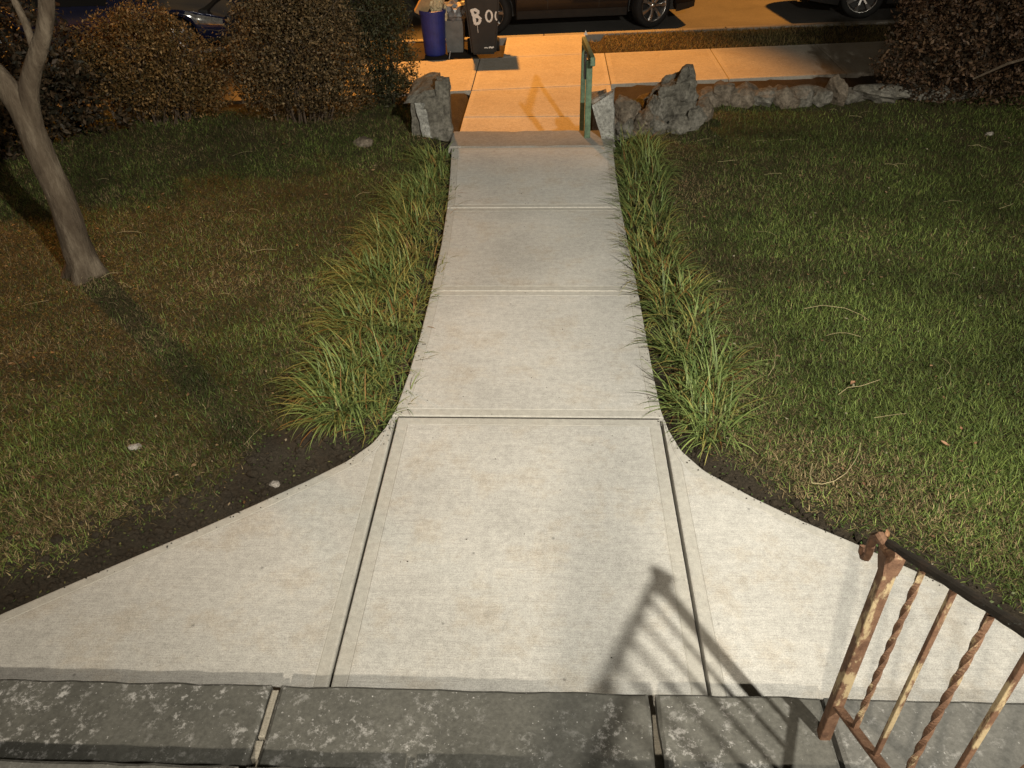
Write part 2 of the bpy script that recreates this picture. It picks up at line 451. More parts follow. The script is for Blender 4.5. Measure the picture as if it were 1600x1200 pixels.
# ------------------------------------------------------------------ noisy stone block from 8 corners
def block(name, corners, mat, parent=None, cuts=5, amp=.01, freq=9, seed=0, smooth_=False, wedge=None):
    """corners: bottom 4 ccw, top 4 ccw"""
    bm = bmesh.new(); vs_ = [bm.verts.new(c) for c in corners]
    for f in ((3, 2, 1, 0), (4, 5, 6, 7), (0, 1, 5, 4), (1, 2, 6, 5), (2, 3, 7, 6), (3, 0, 4, 7)):
        bm.faces.new([vs_[i] for i in f])
    bmesh.ops.recalc_face_normals(bm, faces=bm.faces[:])
    bmesh.ops.subdivide_edges(bm, edges=bm.edges[:], cuts=cuts, use_grid_fill=True)
    bm.normal_update()
    off = Vector((seed * 7.3, seed * 3.1, seed * 1.7))
    for v in bm.verts:
        h = mnoise.fractal(v.co * freq + off, 1.0, 2.0, 4)
        v.co += v.normal * h * amp
    return bobj(name, bm, mat, parent, smooth=smooth_)
def stone(name, x0, x1, y0, y1, z0, z1, mat, parent, amp=.008, freq=8, seed=0, cuts=6, bevel=.012):
    bm = bmesh.new(); L = x1 - x0
    nxs = max(4, int(L / .05)); nys = max(3, int((y1 - y0) / .05))
    def pt(i, j, z, ins):
        x = x0 + (x1 - x0) * i / nxs; y = y0 + (y1 - y0) * j / nys
        x += ins * (1 if i == 0 else -1 if i == nxs else 0); y += ins * (1 if j == 0 else -1 if j == nys else 0)
        q = Vector((x, y, z)); e = Vector((seed * 5.1, 2.2 * seed, .3))
        ed = (i in (0, nxs)) or (j in (0, nys))
        k = amp * (1.0 if ed else .35)
        return (x + (k * mnoise.noise(q * freq + e) if ed else 0), y + (k * mnoise.noise(q * freq * 1.3 - e) if ed else 0), z + k * .6 * mnoise.noise(q * freq * .8 + e * 2))
    V, F = [], []
    lay = [[bm.verts.new(pt(i, j, z1, bevel)) for i in range(nxs + 1)] for j in range(nys + 1)]
    for j in range(nys):
        for i in range(nxs): bm.faces.new((lay[j][i], lay[j][i + 1], lay[j + 1][i + 1], lay[j + 1][i]))
    ring = [(i, 0) for i in range(nxs)] + [(nxs, j) for j in range(nys)] + [(i, nys) for i in range(nxs, 0, -1)] + [(0, j) for j in range(nys, 0, -1)]
    top = [lay[j][i] for i, j in ring]
    prev = top
    for zz, ins in ((z1 - bevel * .8, 0), (z0, 0)):
        cur = [bm.verts.new(pt(i, j, zz, ins)) for i, j in ring]
        for k in range(len(ring)): bm.faces.new((prev[k], prev[k - 1], cur[k - 1], cur[k]))
        prev = cur
    bm.faces.new(prev)
    return bobj(name, bm, mat, parent)
# ------------------------------------------------------------------ front steps under the camera
st = empty('front_steps', (0, 0, 0), label='weathered bluestone steps at the bottom edge of the picture', cat='steps')
def yfront(x, y0): return y0 + .012 * x
rows = [(.17, 1.25, 1.545, [(-2.9, -.838, 'blue'), (-.806, .447, 'blue'), (.474, 1.015, 'blue'), (1.03, 2.55, 'blue2')]),
        (.34, .90, 1.172, [(-2.9, -.795, 'blue2'), (-.775, -.330, 'blue2'), (-.300, .462, 'blue2'), (.49, 1.015, 'blue2')]),
        (.51, .60, .90, [(-2.9, -.6, 'blue'), (-.58, 1.015, 'blue')]),
        (.68, .30, .60, [(-2.9, .1, 'blue'), (.12, 1.015, 'blue')]),
        (.85, .0, .30, [(-2.9, -.3, 'blue'), (-.28, 1.015, 'blue')]),
        (1.02, -2.2, .0, [(-2.9, -.3, 'blue'), (-.28, 1.015, 'blue')])]
k = 0
for z, y0, y1, pcs in rows:
    for a, b, mt in pcs:
        k += 1
        stone('tread', a, b, y0 - .05, y1, z - .055, z, M[mt], st, seed=k, amp=.007)
    bm = bmesh.new(); xr = 2.5 if z < .2 else .99
    box(bm, ((xr - 2.86) / 2, (y1 - .045 - 2.2) / 2, (z - .06 + (-.1 if z < .2 else z - .225)) / 2), (xr + 2.86, y1 - .045 + 2.2, z - .06 - (-.1 if z < .2 else z - .225)))
    bobj('riser', bm, M['mortar'], st)
stone('joint_mortar', -.833, -.811, 1.36, 1.528, .10, .160, M['mortar'], st, seed=41, amp=.004, bevel=.004)
stone('joint_mortar', -.835, -.812, 1.29, 1.352, .10, .156, M['mortar'], st, seed=42, amp=.004, bevel=.004)
stone('joint_mortar', -.326, -.304, 1.0, 1.162, .28, .33, M['mortar'], st, seed=43, amp=.004, bevel=.004)
stone('joint_mortar', .468, .488, 1.0, 1.158, .28, .328, M['mortar'], st, seed=44, amp=.004, bevel=.004)

bm = bmesh.new(); box(bm, (-.085, -.30, 2.31), (.085, .085, 2.60), bevel=.008); tag(bobj('added_shadow_post', bm, M['conc_old_edge']), kind='structure')  # unseen post added behind the camera to cast the soft band on the path

# ------------------------------------------------------------------ iron stair railing
RX = .99; SL = .63
rl = empty('stair_railing', (0, 0, 0), label='rusty iron stair railing with twisted bars beside the stone steps', cat='railing')
def zr(y, z0): return z0 + (1.41 - y) * SL
def part_sweep(name, pts, r, mat, parent, n=8, smooth_=False, **k):
    v, f = sweep(pts, r, n, **k); return mobj(name, v, f, mat, parent, smooth=smooth_)
bm = bmesh.new(); box(bm, (RX, 1.41, .595), (.036, .036, .86), bevel=.004); bobj('post', bm, M['rust'], rl)
def bar(bm, ya, za, yb, zb, wid, th):
    a, b = Vector((RX, ya, za)), Vector((RX, yb, zb)); d = b - a
    rot = d.to_track_quat('Y', 'Z').to_matrix()
    box(bm, (a + b) / 2, (wid, d.length, th), rot, bevel=.004)
# capping handrail : flat bar with rounded edges, bumpy with corrosion
V, F = [], []
pts = [(RX, y, zr(y, 1.045)) for y in np.linspace(1.455, -.25, 60)]
v, f = sweep(pts, [.0170 + .0012 * math.sin(i * 2.1) + .0012 * math.sin(i * 5.3) for i in range(60)], 10, flat=.55, up=Vector((0, 0, 1)))
mobj('handrail', v, f, M['rust_dark'], rl)
sc = [(1.43, 1.022), (1.475, 1.016), (1.497, .99), (1.505, .955), (1.500, .925), (1.503, .903), (1.517, .890), (1.533, .894), (1.537, .910)]
part_sweep('scroll', [(RX - .012, a, b) for a, b in sc], [.009, .015, .014, .012, .011, .011, .011, .011, .010], M['rust_red'], rl, 8, up=Vector((1, 0, 0)))
part_sweep('collar', [(RX, 1.41, .955), (RX, 1.415, .985), (RX, 1.42, 1.02)], [.026, .032, .036], M['rust_red'], rl, 4)
bm = bmesh.new(); bar(bm, 1.41, zr(1.41, .345), -.25, zr(-.25, .345), .030, .012); bobj('bottom_rail', bm, M['rust_red'], rl)
for i in range(12):
    y = 1.284 - .123 * i
    za, zb = zr(y, .350), zr(y, 1.033)
    if i % 2 == 0:
        zz = np.linspace(za, zb, 64)
        v, f = [], []
        for j, z in enumerate(zz):
            u = j / 63; an = 0 if u < .06 else (min(u, .94) - .06) / .88 * math.pi * 4.4
            for q in range(4):
                a = an + math.pi / 4 + q * math.pi / 2
                v.append((RX + .0098 * math.cos(a), y + .0098 * math.sin(a), z))
        for j in range(63):
            for q in range(4): f.append((j * 4 + q, j * 4 + (q + 1) % 4, (j + 1) * 4 + (q + 1) % 4, (j + 1) * 4 + q))
        mobj('baluster', v, f, M['rust'], rl)
    else:
        bm = bmesh.new(); box(bm, (RX, y, (za + zb) / 2), (.0135, .0135, zb - za), bevel=.002); bobj('baluster', bm, M['rust'], rl)
bm = bmesh.new(); box(bm, (RX, -.22, 1.54), (.036, .036, 1.04), bevel=.004); bobj('post', bm, M['rust'], rl)

# ------------------------------------------------------------------ landing stone, lower steps, lower path, sidewalk, street
ls = empty('entry_steps', kind='structure')
stone('step', -.835, .705, 7.175, 7.60, -.17, .006, M['landing'], ls, amp=.012, seed=3)
stone('step', -.93, .86, 7.62, 8.02, -.36, -.185, M['landing'], ls, amp=.012, seed=4)
stone('step', -.93, .86, 8.04, 8.42, -.55, -.37, M['landing'], ls, amp=.012, seed=5)
bm = bmesh.new(); box(bm, (-.05, 7.80, -.42), (1.7, 1.16, .10)); bobj('footing', bm, M['mortar'], ls)
lp = empty('lower_path', kind='structure')
OM = [M['conc_old'], M['conc_old_edge']]
def sl(x, c): return c + TAN * x
slab([(-.95, 8.44), (.89, 8.44), (.90, 9.730), (-.95, 9.730)], ZS, .12, lp, OM, .06)
slab([(-.95, 9.750), (.90, 9.750), (.92, sl(.92, SW_N) - .02), (-.94, sl(-.94, SW_N) - .02)], ZS, .12, lp, OM, .06)
slab([(-.60, sl(-.6, SW_F) + .012), (.70, sl(.70, SW_F) + .012), (.67, sl(.67, KERB) - .01), (-.60, sl(-.60, KERB) - .01)], ZS, .12, lp, OM, .05)
sw = empty('sidewalk', kind='structure')
bx = [-13.6, -12.0, -10.4, -8.8, -7.2, -5.65, -4.1, -2.53, -.945, .925, 2.53, 4.15, 5.75, 7.35, 8.95, 10.55, 12.15]
for a, b in zip(bx[:-1], bx[1:]):
    a_, b_ = a + .006, b - .006
    slab([(a_, sl(a_, SW_N)), (b_, sl(b_, SW_N)), (b_, sl(b_, SW_F)), (a_, sl(a_, SW_F))], ZS, .12, sw, OM, .06)
kb = empty('kerb', kind='structure')
for i in range(-5, 6):
    a, b = i * 3.0 + .005, (i + 1) * 3.0 - .005
    slab([(a, sl(a, KERB)), (b, sl(b, KERB)), (b, sl(b, KERB + .15)), (a, sl(a, KERB + .15))], ZS - .004, .45, kb, [M['landing']] * 2, 0, name='kerb_stone', rnd=.015)
RXS = [-70, -12, -8, -6, -4, -2, 0, 70]; rz0 = lambda x: ZR + .022 * max(-9, min(0, x))
rdv = []
for x in RXS: rdv += [(x, sl(x, KERB + .15), rz0(x)), (x, sl(x, KERB + 9.5), rz0(x))]
rd = mobj('road', rdv, [(2 * i, 2 * i + 2, 2 * i + 3, 2 * i + 1) for i in range(len(RXS) - 1)], M['asphalt']); tag(rd, kind='structure')

# ------------------------------------------------------------------ green handrail by the lower steps
hr = empty('hand_rail', (0, 0, 0), label='weathered green handrail with one post on the landing stone', cat='handrail')
HX = .455
bm = bmesh.new(); box(bm, (HX, 7.40, .35), (.055, .05, .70), bevel=.008); bobj('post', bm, M['greenpaint'], hr)
bm = bmesh.new(); box(bm, (HX + .002, 8.76, -.02), (.05, .05, 1.06), bevel=.008); bobj('post', bm, M['greenpaint'], hr)
bm = bmesh.new()
a, b = Vector((HX + .022, 7.28, .715)), Vector((HX + .004, 8.90, .515)); dd = b - a
box(bm, (a + b) / 2, (.045, dd.length, .075), dd.to_track_quat('Y', 'Z').to_matrix(), bevel=.01)
bobj('rail', bm, M['greenpaint'], hr)
bm = bmesh.new(); box(bm, (HX - .035, 7.46, .64), (.022, .10, .22), bevel=.005); bobj('bracket', bm, M['black'], hr)

# ------------------------------------------------------------------ rocks
def rock(name, c, s, mat, parent=None, seed=0, cuts=9, sub=3, rough=.05, rz=0):
    r = random.Random(seed)
    bm = bmesh.new(); bmesh.ops.create_icosphere(bm, subdivisions=sub, radius=1.25)
    planes = []
    for i in range(cuts):
        n = Vector((r.uniform(-1, 1), r.uniform(-1, 1), r.uniform(-.7, 1))).normalized(); planes.append((n, r.uniform(.62, .98)))
    for n in (Vector((1, 0, 0)), Vector((-1, 0, 0)), Vector((0, 1, 0)), Vector((0, -1, 0)), Vector((0, 0, 1)), Vector((0, 0, -1))):
        n = (n + Vector((r.uniform(-.25, .25), r.uniform(-.25, .25), r.uniform(-.2, .2)))).normalized(); planes.append((n, r.uniform(.86, 1.0)))
    off = Vector((seed * 3.7, seed * 1.9, seed * .7))
    rot = Matrix.Rotation(rz, 3, 'Z')
    for v in bm.verts:
        p = v.co.copy()
        for n, d in planes:
            e = p.dot(n) - d
            if e > 0: p -= n * e
        p *= 1 + rough * mnoise.fractal(p * 2.6 + off, 1, 2, 5) - rough * .8 * abs(mnoise.noise(p * 4.3 - off)) 
        p = rot @ p
        v.co = Vector((p.x * s[0], p.y * s[1], p.z * s[2]))
    o = bobj(name, bm, mat, parent)
    o.location = c
    return o
wl_ = empty('stone_gatepost', (-1.06, 7.6, 0), label='squat grey stone block beside the left end of the landing step', cat='stone')
def cor(x0, x1, y0, y1, z0, z1, tx=(0, 0), ty=(0, 0), dz=(0, 0, 0, 0)):
    return [(x0, y0, z0), (x1, y0, z0), (x1, y1, z0), (x0, y1, z0), (x0 + tx[0], y0 + ty[0], z1 + dz[0]), (x1 + tx[1], y0 + ty[0], z1 + dz[1]), (x1 + tx[1], y1 + ty[1], z1 + dz[2]), (x0 + tx[0], y1 + ty[1], z1 + dz[3])]
def loc_c(cs, o): return [tuple(Vector(c) - Vector(o)) for c in cs]
go = (-1.06, 7.6, 0)
block('stone', loc_c(cor(-1.215, -.955, 7.50, 8.0, -.5, .33, (.0, .01), (.02, 0), (-.02, .03, .06, .02)), go), M['rock'], wl_, amp=.045, freq=6, seed=1, cuts=10)
block('stone', loc_c(cor(-.985, -.845, 7.49, 7.66, -.5, .50, (.03, .01), (.03, .02), (.0, .02, .0, .0)), go), M['rock'], wl_, amp=.030, freq=7, seed=2, cuts=10)
block('capstone', loc_c(cor(-1.275, -.965, 7.51, 8.06, .30, .385, (.05, .0), (.05, 0), (-.03, .03, .06, .0)), go), M['rock'], wl_, amp=.03, freq=8, seed=3, cuts=9)
block('stone', loc_c(cor(-1.10, -1.02, 7.485, 7.52, -.05, .31, (-.06, -.045), (.01, 0), (0, 0, 0, 0)), go), M['rock3'], wl_, amp=.012, freq=14, seed=4, cuts=5)
sw_ = empty('rock_wall', (1.4, 8.0, 0), label='jagged dry stone wall along the lawn right of the green handrail', cat='stone wall')
ro = (1.4, 8.0, 0)
block('stone', loc_c([(.600, 7.36, -.02), (.712, 7.36, -.02), (.712, 7.44, -.02), (.600, 7.46, -.02), (.490, 7.36, .315), (.668, 7.36, .425), (.690, 7.45, .43), (.505, 7.47, .33)], ro), M['rock3'], sw_, amp=.014, freq=11, seed=5, cuts=7)['label'] = 'pale mortared slab leaning at the end of the wall'
block('stone', loc_c(cor(.52, .68, 7.92, 8.10, -.55, .25, (-.01, -.02), (.02, 0), (-.06, .02, .0, -.03)), ro), M['rock2'], sw_, amp=.015, seed=6)
R2 = [((.83, 7.66, .13), (.15, .16, .20), 'rock2', 11), ((.99, 7.60, .09), (.12, .13, .15), 'rock2', 12), ((.82, 7.56, .02), (.12, .10, .12), 'rock', 13),
      ((1.10, 7.52, .06), (.12, .10, .13), 'rock', 14), ((1.12, 7.74, .16), (.14, .13, .15), 'rock', 15), ((1.47, 7.70, .06), (.13, .12, .16), 'rock', 18),
      ((1.31, 7.58, .02), (.13, .10, .12), 'rock', 19), ((1.19, 8.0, .18), (.17, .17, .18), 'rock2', 20), ((.90, 8.0, .03), (.20, .2, .18), 'rock2', 21), ((1.60, 7.92, .04), (.13, .12, .15), 'rock2', 23)]
block('stone', loc_c([(1.10, 7.62, -.06), (1.52, 7.64, -.06), (1.55, 8.0, -.06), (1.10, 8.0, -.06), (1.16, 7.70, .36), (1.45, 7.69, .43), (1.44, 7.92, .47), (1.20, 7.95, .40)], ro), M['rock'], sw_, amp=.085, freq=5.5, seed=9, cuts=13)['label'] = 'tallest blocky boulder of the wall'
block('stone', loc_c([(1.27, 7.72, .30), (1.41, 7.70, .30), (1.41, 7.84, .30), (1.27, 7.84, .30), (1.33, 7.75, .52), (1.38, 7.74, .54), (1.40, 7.82, .52), (1.32, 7.82, .48)], ro), M['rock'], sw_, amp=.03, freq=9, seed=10, cuts=8)
for c, s, mt, sd in R2:
    rock('stone', tuple(Vector(c) - Vector(ro)), s, M[mt], sw_, seed=sd, rough=.15, cuts=18, rz=sd, sub=4)
xw = 1.63; r = random.Random(5); i = 0
hts = [.17, .24, .19, .16, .18, .16, .15, .26, .13, .17, .14, .12, .15, .12]
wd = [.10, .085, .12, .10, .11, .12, .10, .075, .12, .14, .11, .13, .12, .14]
for h, wdt in zip(hts, wd):
    rock('stone', tuple(Vector((xw + wdt, 8.40 + .06 * (xw - 1.6) + r.uniform(-.04, .04), h * .38)) - Vector(ro)), (wdt * 1.62, .20, h * .66), M[r.choice(['rock', 'rock2', 'rock2'])], sw_, seed=60 + i, rough=.16, cuts=16, rz=r.uniform(-.5, .5))
    xw += wdt * 1.8; i += 1
# lower course that holds the lawn edge (both sides)
for i in range(13):
    x = 1.15 + i * .31
    rock('stone', tuple(Vector((x, 8.62 + .05 * (x - 1.6), -.25)) - Vector(ro)), (.19, .17, .30), M['rock2'], sw_, seed=90 + i, rough=.1, sub=2)
rock('stray_stone', (*pix(566, 222, .03).xy, .02), (.10, .07, .06), M['rock2'], None, seed=31, rough=.1); tag(C.objects[-1] if False else bpy.data.objects['stray_stone'], 'low brown stone lying on the dark lawn by the left gatepost', 'stone')
for px, py, s, lab in [(212, 700, .028, 'small pale pebble on the left lawn near the soil patch'), (1545, 213, .035, 'small white stone on the dark right lawn near the shrub'), (428, 752, .026, 'crumbled mortar lump in the soil beside the left flare')]:
    p = pix(px, py, -.02); o = rock('pebble', (p.x, p.y, float(ground_z(np.array([[p.x, p.y]]))[0]) + s * .35), (s * 1.1, s * .9, s * .6), M['rock4'], None, seed=int(px), rough=.2, sub=2)
    tag(o, lab, 'pebble')

# ------------------------------------------------------------------ blades (grass) as numpy meshes
def blades(name, root, az, length, width, lean, droop, col, mat, seg=2, parent=None, tipcol=None, shared=None):
    """root (n,3); az azimuth; lean initial angle from vertical; droop extra bend along the blade"""
    n = len(root); tt = np.linspace(0, 1, seg + 1)
    dx, dy = np.cos(az), np.sin(az)
    ang = lean[:, None] + droop[:, None] * tt[None, :]
    ds = length[:, None] / seg
    h = np.concatenate([np.zeros((n, 1)), np.cumsum(np.sin((ang[:, 1:] + ang[:, :-1]) / 2) * ds, 1)], 1)
    z = np.concatenate([np.zeros((n, 1)), np.cumsum(np.cos((ang[:, 1:] + ang[:, :-1]) / 2) * ds, 1)], 1)
    cx = root[:, None, 0] + dx[:, None] * h; cy = root[:, None, 1] + dy[:, None] * h; cz = root[:, None, 2] + z
    wv = width[:, None] * (1 - tt[None, :] ** 2.2) * .5
    sx, sy = -dy[:, None] * wv, dx[:, None] * wv
    # verts : seg*2 + 1 tip
    nv = seg * 2 + 1
    Vv = np.zeros((n, nv, 3))
    for k in range(seg):
        Vv[:, 2 * k] = np.stack([cx[:, k] - sx[:, k], cy[:, k] - sy[:, k], cz[:, k]], 1)
        Vv[:, 2 * k + 1] = np.stack([cx[:, k] + sx[:, k], cy[:, k] + sy[:, k], cz[:, k]], 1)
    Vv[:, -1] = np.stack([cx[:, seg], cy[:, seg], cz[:, seg]], 1)
    T = []
    for k in range(seg - 1): T += [(2 * k, 2 * k + 1, 2 * k + 3), (2 * k, 2 * k + 3, 2 * k + 2)]
    T.append((2 * seg - 2, 2 * seg - 1, 2 * seg))
    T = np.array(T)
    tri = (np.arange(n)[:, None, None] * nv + T[None]).reshape(-1)
    colv = np.repeat(col[:, None, :], nv, 1).copy()
    if tipcol is not None:
        tf = np.concatenate([np.repeat(tt[:seg], 2), [1]]) ** 1.8
        colv = colv * (1 - tf[None, :, None]) + tipcol[:, None, :] * tf[None, :, None]
    return tri_mesh(name, Vv.reshape(-1, 3), tri, colv.reshape(-1, 3), mat, parent)
def tri_mesh(name, V, tri, col, mat, parent=None):
    me = bpy.data.meshes.new(name); nvt = len(V); nt_ = len(tri) // 3
    me.vertices.add(nvt); me.vertices.foreach_set('co', V.astype(np.float32).ravel())
    me.loops.add(nt_ * 3); me.loops.foreach_set('vertex_index', tri.astype(np.int32))
    me.polygons.add(nt_); me.polygons.foreach_set('loop_start', np.arange(0, nt_ * 3, 3, dtype=np.int32))
    me.polygons.foreach_set('loop_total', np.full(nt_, 3, dtype=np.int32))
    me.update(calc_edges=True)
    ca = me.color_attributes.new('Col', 'FLOAT_COLOR', 'POINT')
    ca.data.foreach_set('color', np.column_stack([col, np.ones(nvt)]).astype(np.float32).ravel())
    me.materials.append(mat)
    return link(bpy.data.objects.new(name, me), parent)
def lawn(name, x0, x1, n, side):
    yy_ = 1.5 + (8.75 - 1.5) * rng.random(n) ** 1.25
    Pn = np.column_stack([side * (.6 + rng.random(n) * (1.15 + .60 * yy_)), yy_])
    e = in_beds(Pn)
    keep = (e > 0) & (rng.random(n) < np.clip(.25 + e / .18, 0, 1)) & ((np.abs(Pn[:, 0]) > .95) | (Pn[:, 1] < 7.2))
    # thin bare patches
    b = fnoise(Pn, 1.6, 11 + side); keep &= rng.random(n) < np.clip(1.0 - .75 * np.clip(b - .15, 0, 1), .25, 1)
    # stay in front of the rock wall
    keep &= Pn[:, 1] < 8.45 + .03 * Pn[:, 0]
    Pn = Pn[keep]; n = len(Pn)
    z = ground_z(Pn) - .003
    dry = fnoise(Pn, 1.3, 21 + side) * .55 + fnoise(Pn, 5, 22) * .35
    if side < 0: dry -= .02
    else: dry += .8 * np.exp(-((in_beds(Pn) - .3) / .42) ** 2) + .07 * (Pn[:, 1] - 4) - .50
    pdry = np.clip(.5 + .75 * dry, .03, .97)
    isd = rng.random(n) < pdry
    t = rng.random((n, 1))
    green = np.array([.047, .076, .017]) * (1 - t) + np.array([.125, .155, .040]) * t
    straw = np.array([.095, .068, .032]) * (1 - t) + np.array([.205, .160, .085]) * t
    col = np.where(isd[:, None], straw, green) * rng.uniform(.30, 1.45, (n, 1)) * (1 + .60 * np.clip(fnoise(Pn, 2.4, 41 + side) + .6 * fnoise(Pn, 8, 42), -1.2, 1.3))[:, None]
    ln = np.where(isd, rng.uniform(.020, .052, n), rng.uniform(.024, .066, n))
    lean = rng.uniform(.3, 1.35, n) + isd * .15
    o = blades(name, np.column_stack([Pn, z]), rng.uniform(0, 6.283, n), ln, rng.uniform(.0026, .0052, n), lean, rng.uniform(.1, 1.0, n), col, M['grass'], 2)
    return tag(o, kind='stuff')
tag(lawn('lawn_grass', -6.0, -.6, 335000, -1), 'dry brownish lawn grass left of the path', 'grass')
tag(lawn('lawn_grass', .6, 6.0, 345000, 1), 'green lawn grass right of the path', 'grass')
# verge strip of worn grass
n = 70000
Pn = np.column_stack([rng.uniform(-8, 9, n), np.zeros(n)]); Pn[:, 1] = rng.uniform(SW_F + .03, KERB - .02, n) + TAN * Pn[:, 0]
Pn = Pn[((Pn[:, 0] < -.68) | (Pn[:, 0] > .75)) & (rng.random(n) < np.clip(.55 + .6 * fnoise(Pn, 2, 31), .05, 1)) & ((Pn[:, 0] < -2.1) | (Pn[:, 0] > -.6))]
n = len(Pn); t = rng.random((n, 1))
tag(blades('verge_grass', np.column_stack([Pn, ground_z(Pn)]), rng.uniform(0, 6.28, n), rng.uniform(.03, .08, n), rng.uniform(.006, .010, n), rng.uniform(.3, 1.3, n), rng.uniform(.1, .8, n),
    np.array([.06, .065, .02]) * (1 - t) + np.array([.20, .14, .065]) * t, M['grass'], 2), 'worn dry grass on the strip between sidewalk and kerb', 'grass', kind='stuff')

# ------------------------------------------------------------------ border tufts of long strappy grass
def tuft(x, y, rad, count, lmean, sweep_az, sweep_amt, yel, label, group, seed):
    r = np.random.default_rng(seed); count = int(count * r.uniform(.55, 1.25)); lmean *= r.uniform(.78, 1.08)
    z0 = float(ground_z(np.array([[x, y]]))[0])
    a = r.uniform(0, 6.283, count); q = rad * np.sqrt(r.random(count))
    root = np.column_stack([np.cos(a) * q, np.sin(a) * q, np.full(count, -.01)])
    az = a + r.normal(0, .9, count)
    # comb towards the sweep direction
    vx = np.cos(az) + sweep_amt * math.cos(sweep_az); vy = np.sin(az) + sweep_amt * math.sin(sweep_az)
    az = np.arctan2(vy, vx); flat = r.random(count) < .3
    ln = np.clip(r.normal(lmean, lmean * .22, count), .08, .5)
    lean = np.clip(r.normal(.66, .34, count), .05, 1.4); dr = np.clip(r.normal(1.35, .5, count), .2, 2.4)
    lean = np.where(flat, lean + .6, lean)
    t = r.random((count, 1))
    g = np.array([.060, .105, .026]) * (1 - t) + np.array([.215, .275, .085]) * t
    ye = np.array([.17, .18, .045]) * (1 - t) + np.array([.32, .27, .08]) * t
    br = np.array([.17, .075, .02]) * (1 - t) + np.array([.27, .15, .05]) * t
    u = r.random(count)
    col = np.where((u < yel * .18)[:, None], br, np.where((u < yel)[:, None], ye, g))
    tip = col * .9 + np.array([.20, .15, .06]) * .1
    dead = r.random(count) < .16; ln = np.where(dead, ln * .75, ln); lean = np.where(dead, 1.25 + r.random(count) * .3, lean); dr = np.where(dead, .25, dr)
    col = np.where(dead[:, None], np.array([.15, .105, .05]) * r.uniform(.6, 1.2, (count, 1)), col); tip = np.where(dead[:, None], col, tip)
    o = blades('grass_tuft', root, az, ln, r.uniform(.0050, .0090, count), lean, dr, col * r.uniform(.45, 1.1, (count, 1)), M['tuft'], 6, tipcol=tip)
    o.location = (x, y, z0)
    return tag(o, label, 'grass tuft', group)
GL, GR = 'grass tufts bordering the left path edge', 'grass tufts bordering the right path edge'
rr = random.Random(9); kk = 200
ORD = ['first', 'second', 'third', 'fourth', 'fifth', 'sixth', 'seventh', 'eighth', 'ninth', 'tenth', 'eleventh', 'twelfth', 'thirteenth', 'fourteenth', 'fifteenth', 'sixteenth', 'seventeenth', 'eighteenth']
# left border
yv = 3.22; row = 0
while yv < 7.25:
    ex = float(edge_x(np.array([yv]), LEa)[0])
    wid = .40 + .08 * math.sin(yv * 1.7) - (.12 if yv > 6.2 else 0) - (.10 if yv < 3.4 else 0)
    for j, fx in enumerate((.20, .52, .84)):
        kk += 1
        x = ex - .02 - wid * fx + rr.uniform(-.05, .05); y = yv + rr.uniform(-.09, .09) - (.02 if j == 0 else 0)
        first = yv < 3.3
        if first: x -= .04; y += .05
        if first and j == 0: lab = 'rounded grass tuft nearest the curved left path edge, at the front of the border'
        elif first and j == 1: lab = 'long arching green grass tuft at the front middle of the left border'
        elif first: lab = 'sprawling grass tuft at the outer front corner of the left border'
        else: lab = ORD[row] + ' grass tuft from the front in the left border, ' + ['row hugging the path', 'middle row', 'row beside the lawn'][j]
        yel = .22 + .38 * max(0, math.sin((yv - 3.6) * 1.15)) if yv < 6.6 else .2
        tuft(x, y, .115, 210 if j else 170, .225 + .05 * (j == 2) + (.02 if yv < 4.3 else 0) - (.06 if yv > 6.3 else 0) - (.07 if j == 0 else 0), R(205), .25 + .55 * (j > 0), yel, lab, GL, kk)
    yv += .27; row += 1
# a tongue of blades that hangs over the path
tuft(-.70, 4.86, .06, 80, .17, R(-20), .8, .35, 'small tuft leaning out over the left path edge', GL, 777)
yv = 3.20; row = 0
while yv < 7.2:
    ex = float(edge_x(np.array([yv]), REa)[0])
    wid = .27 + .07 * math.sin(yv * 2.1)
    for j, fx in enumerate((.33, .85)):
        kk += 1
        x = ex + .05 + wid * fx + rr.uniform(-.04, .04); y = yv + rr.uniform(-.08, .08)
        first = yv < 3.25
        if first and j == 0: lab = 'bright star shaped grass tuft at the front of the right border'; x += .06; y = 3.28
        elif first: lab = 'loose grass tuft spilling on the lawn at the front of the right border'; x -= .06
        else: lab = ORD[row] + ' grass tuft from the front in the right border, ' + ['row hugging the path', 'row beside the lawn'][j]
        tuft(x, y, .10 if j else .085, 190 if first and j == 0 else 165, (.30 if first and j == 0 else .21 + .03 * rr.random()) + (.08 if yv > 6.9 else 0), R(20 if j else 175), .30, .18 + .30 * max(0, math.sin(yv * 1.6)), lab, GR, kk)
    yv += .26; row += 1
p = pix(-30, 1070, .1); tuft(p.x - .06, p.y + .05, .03, 14, .22, R(30), 1.0, .2, 'thin green grass blades poking in by the steps at the left picture edge', None, 991)

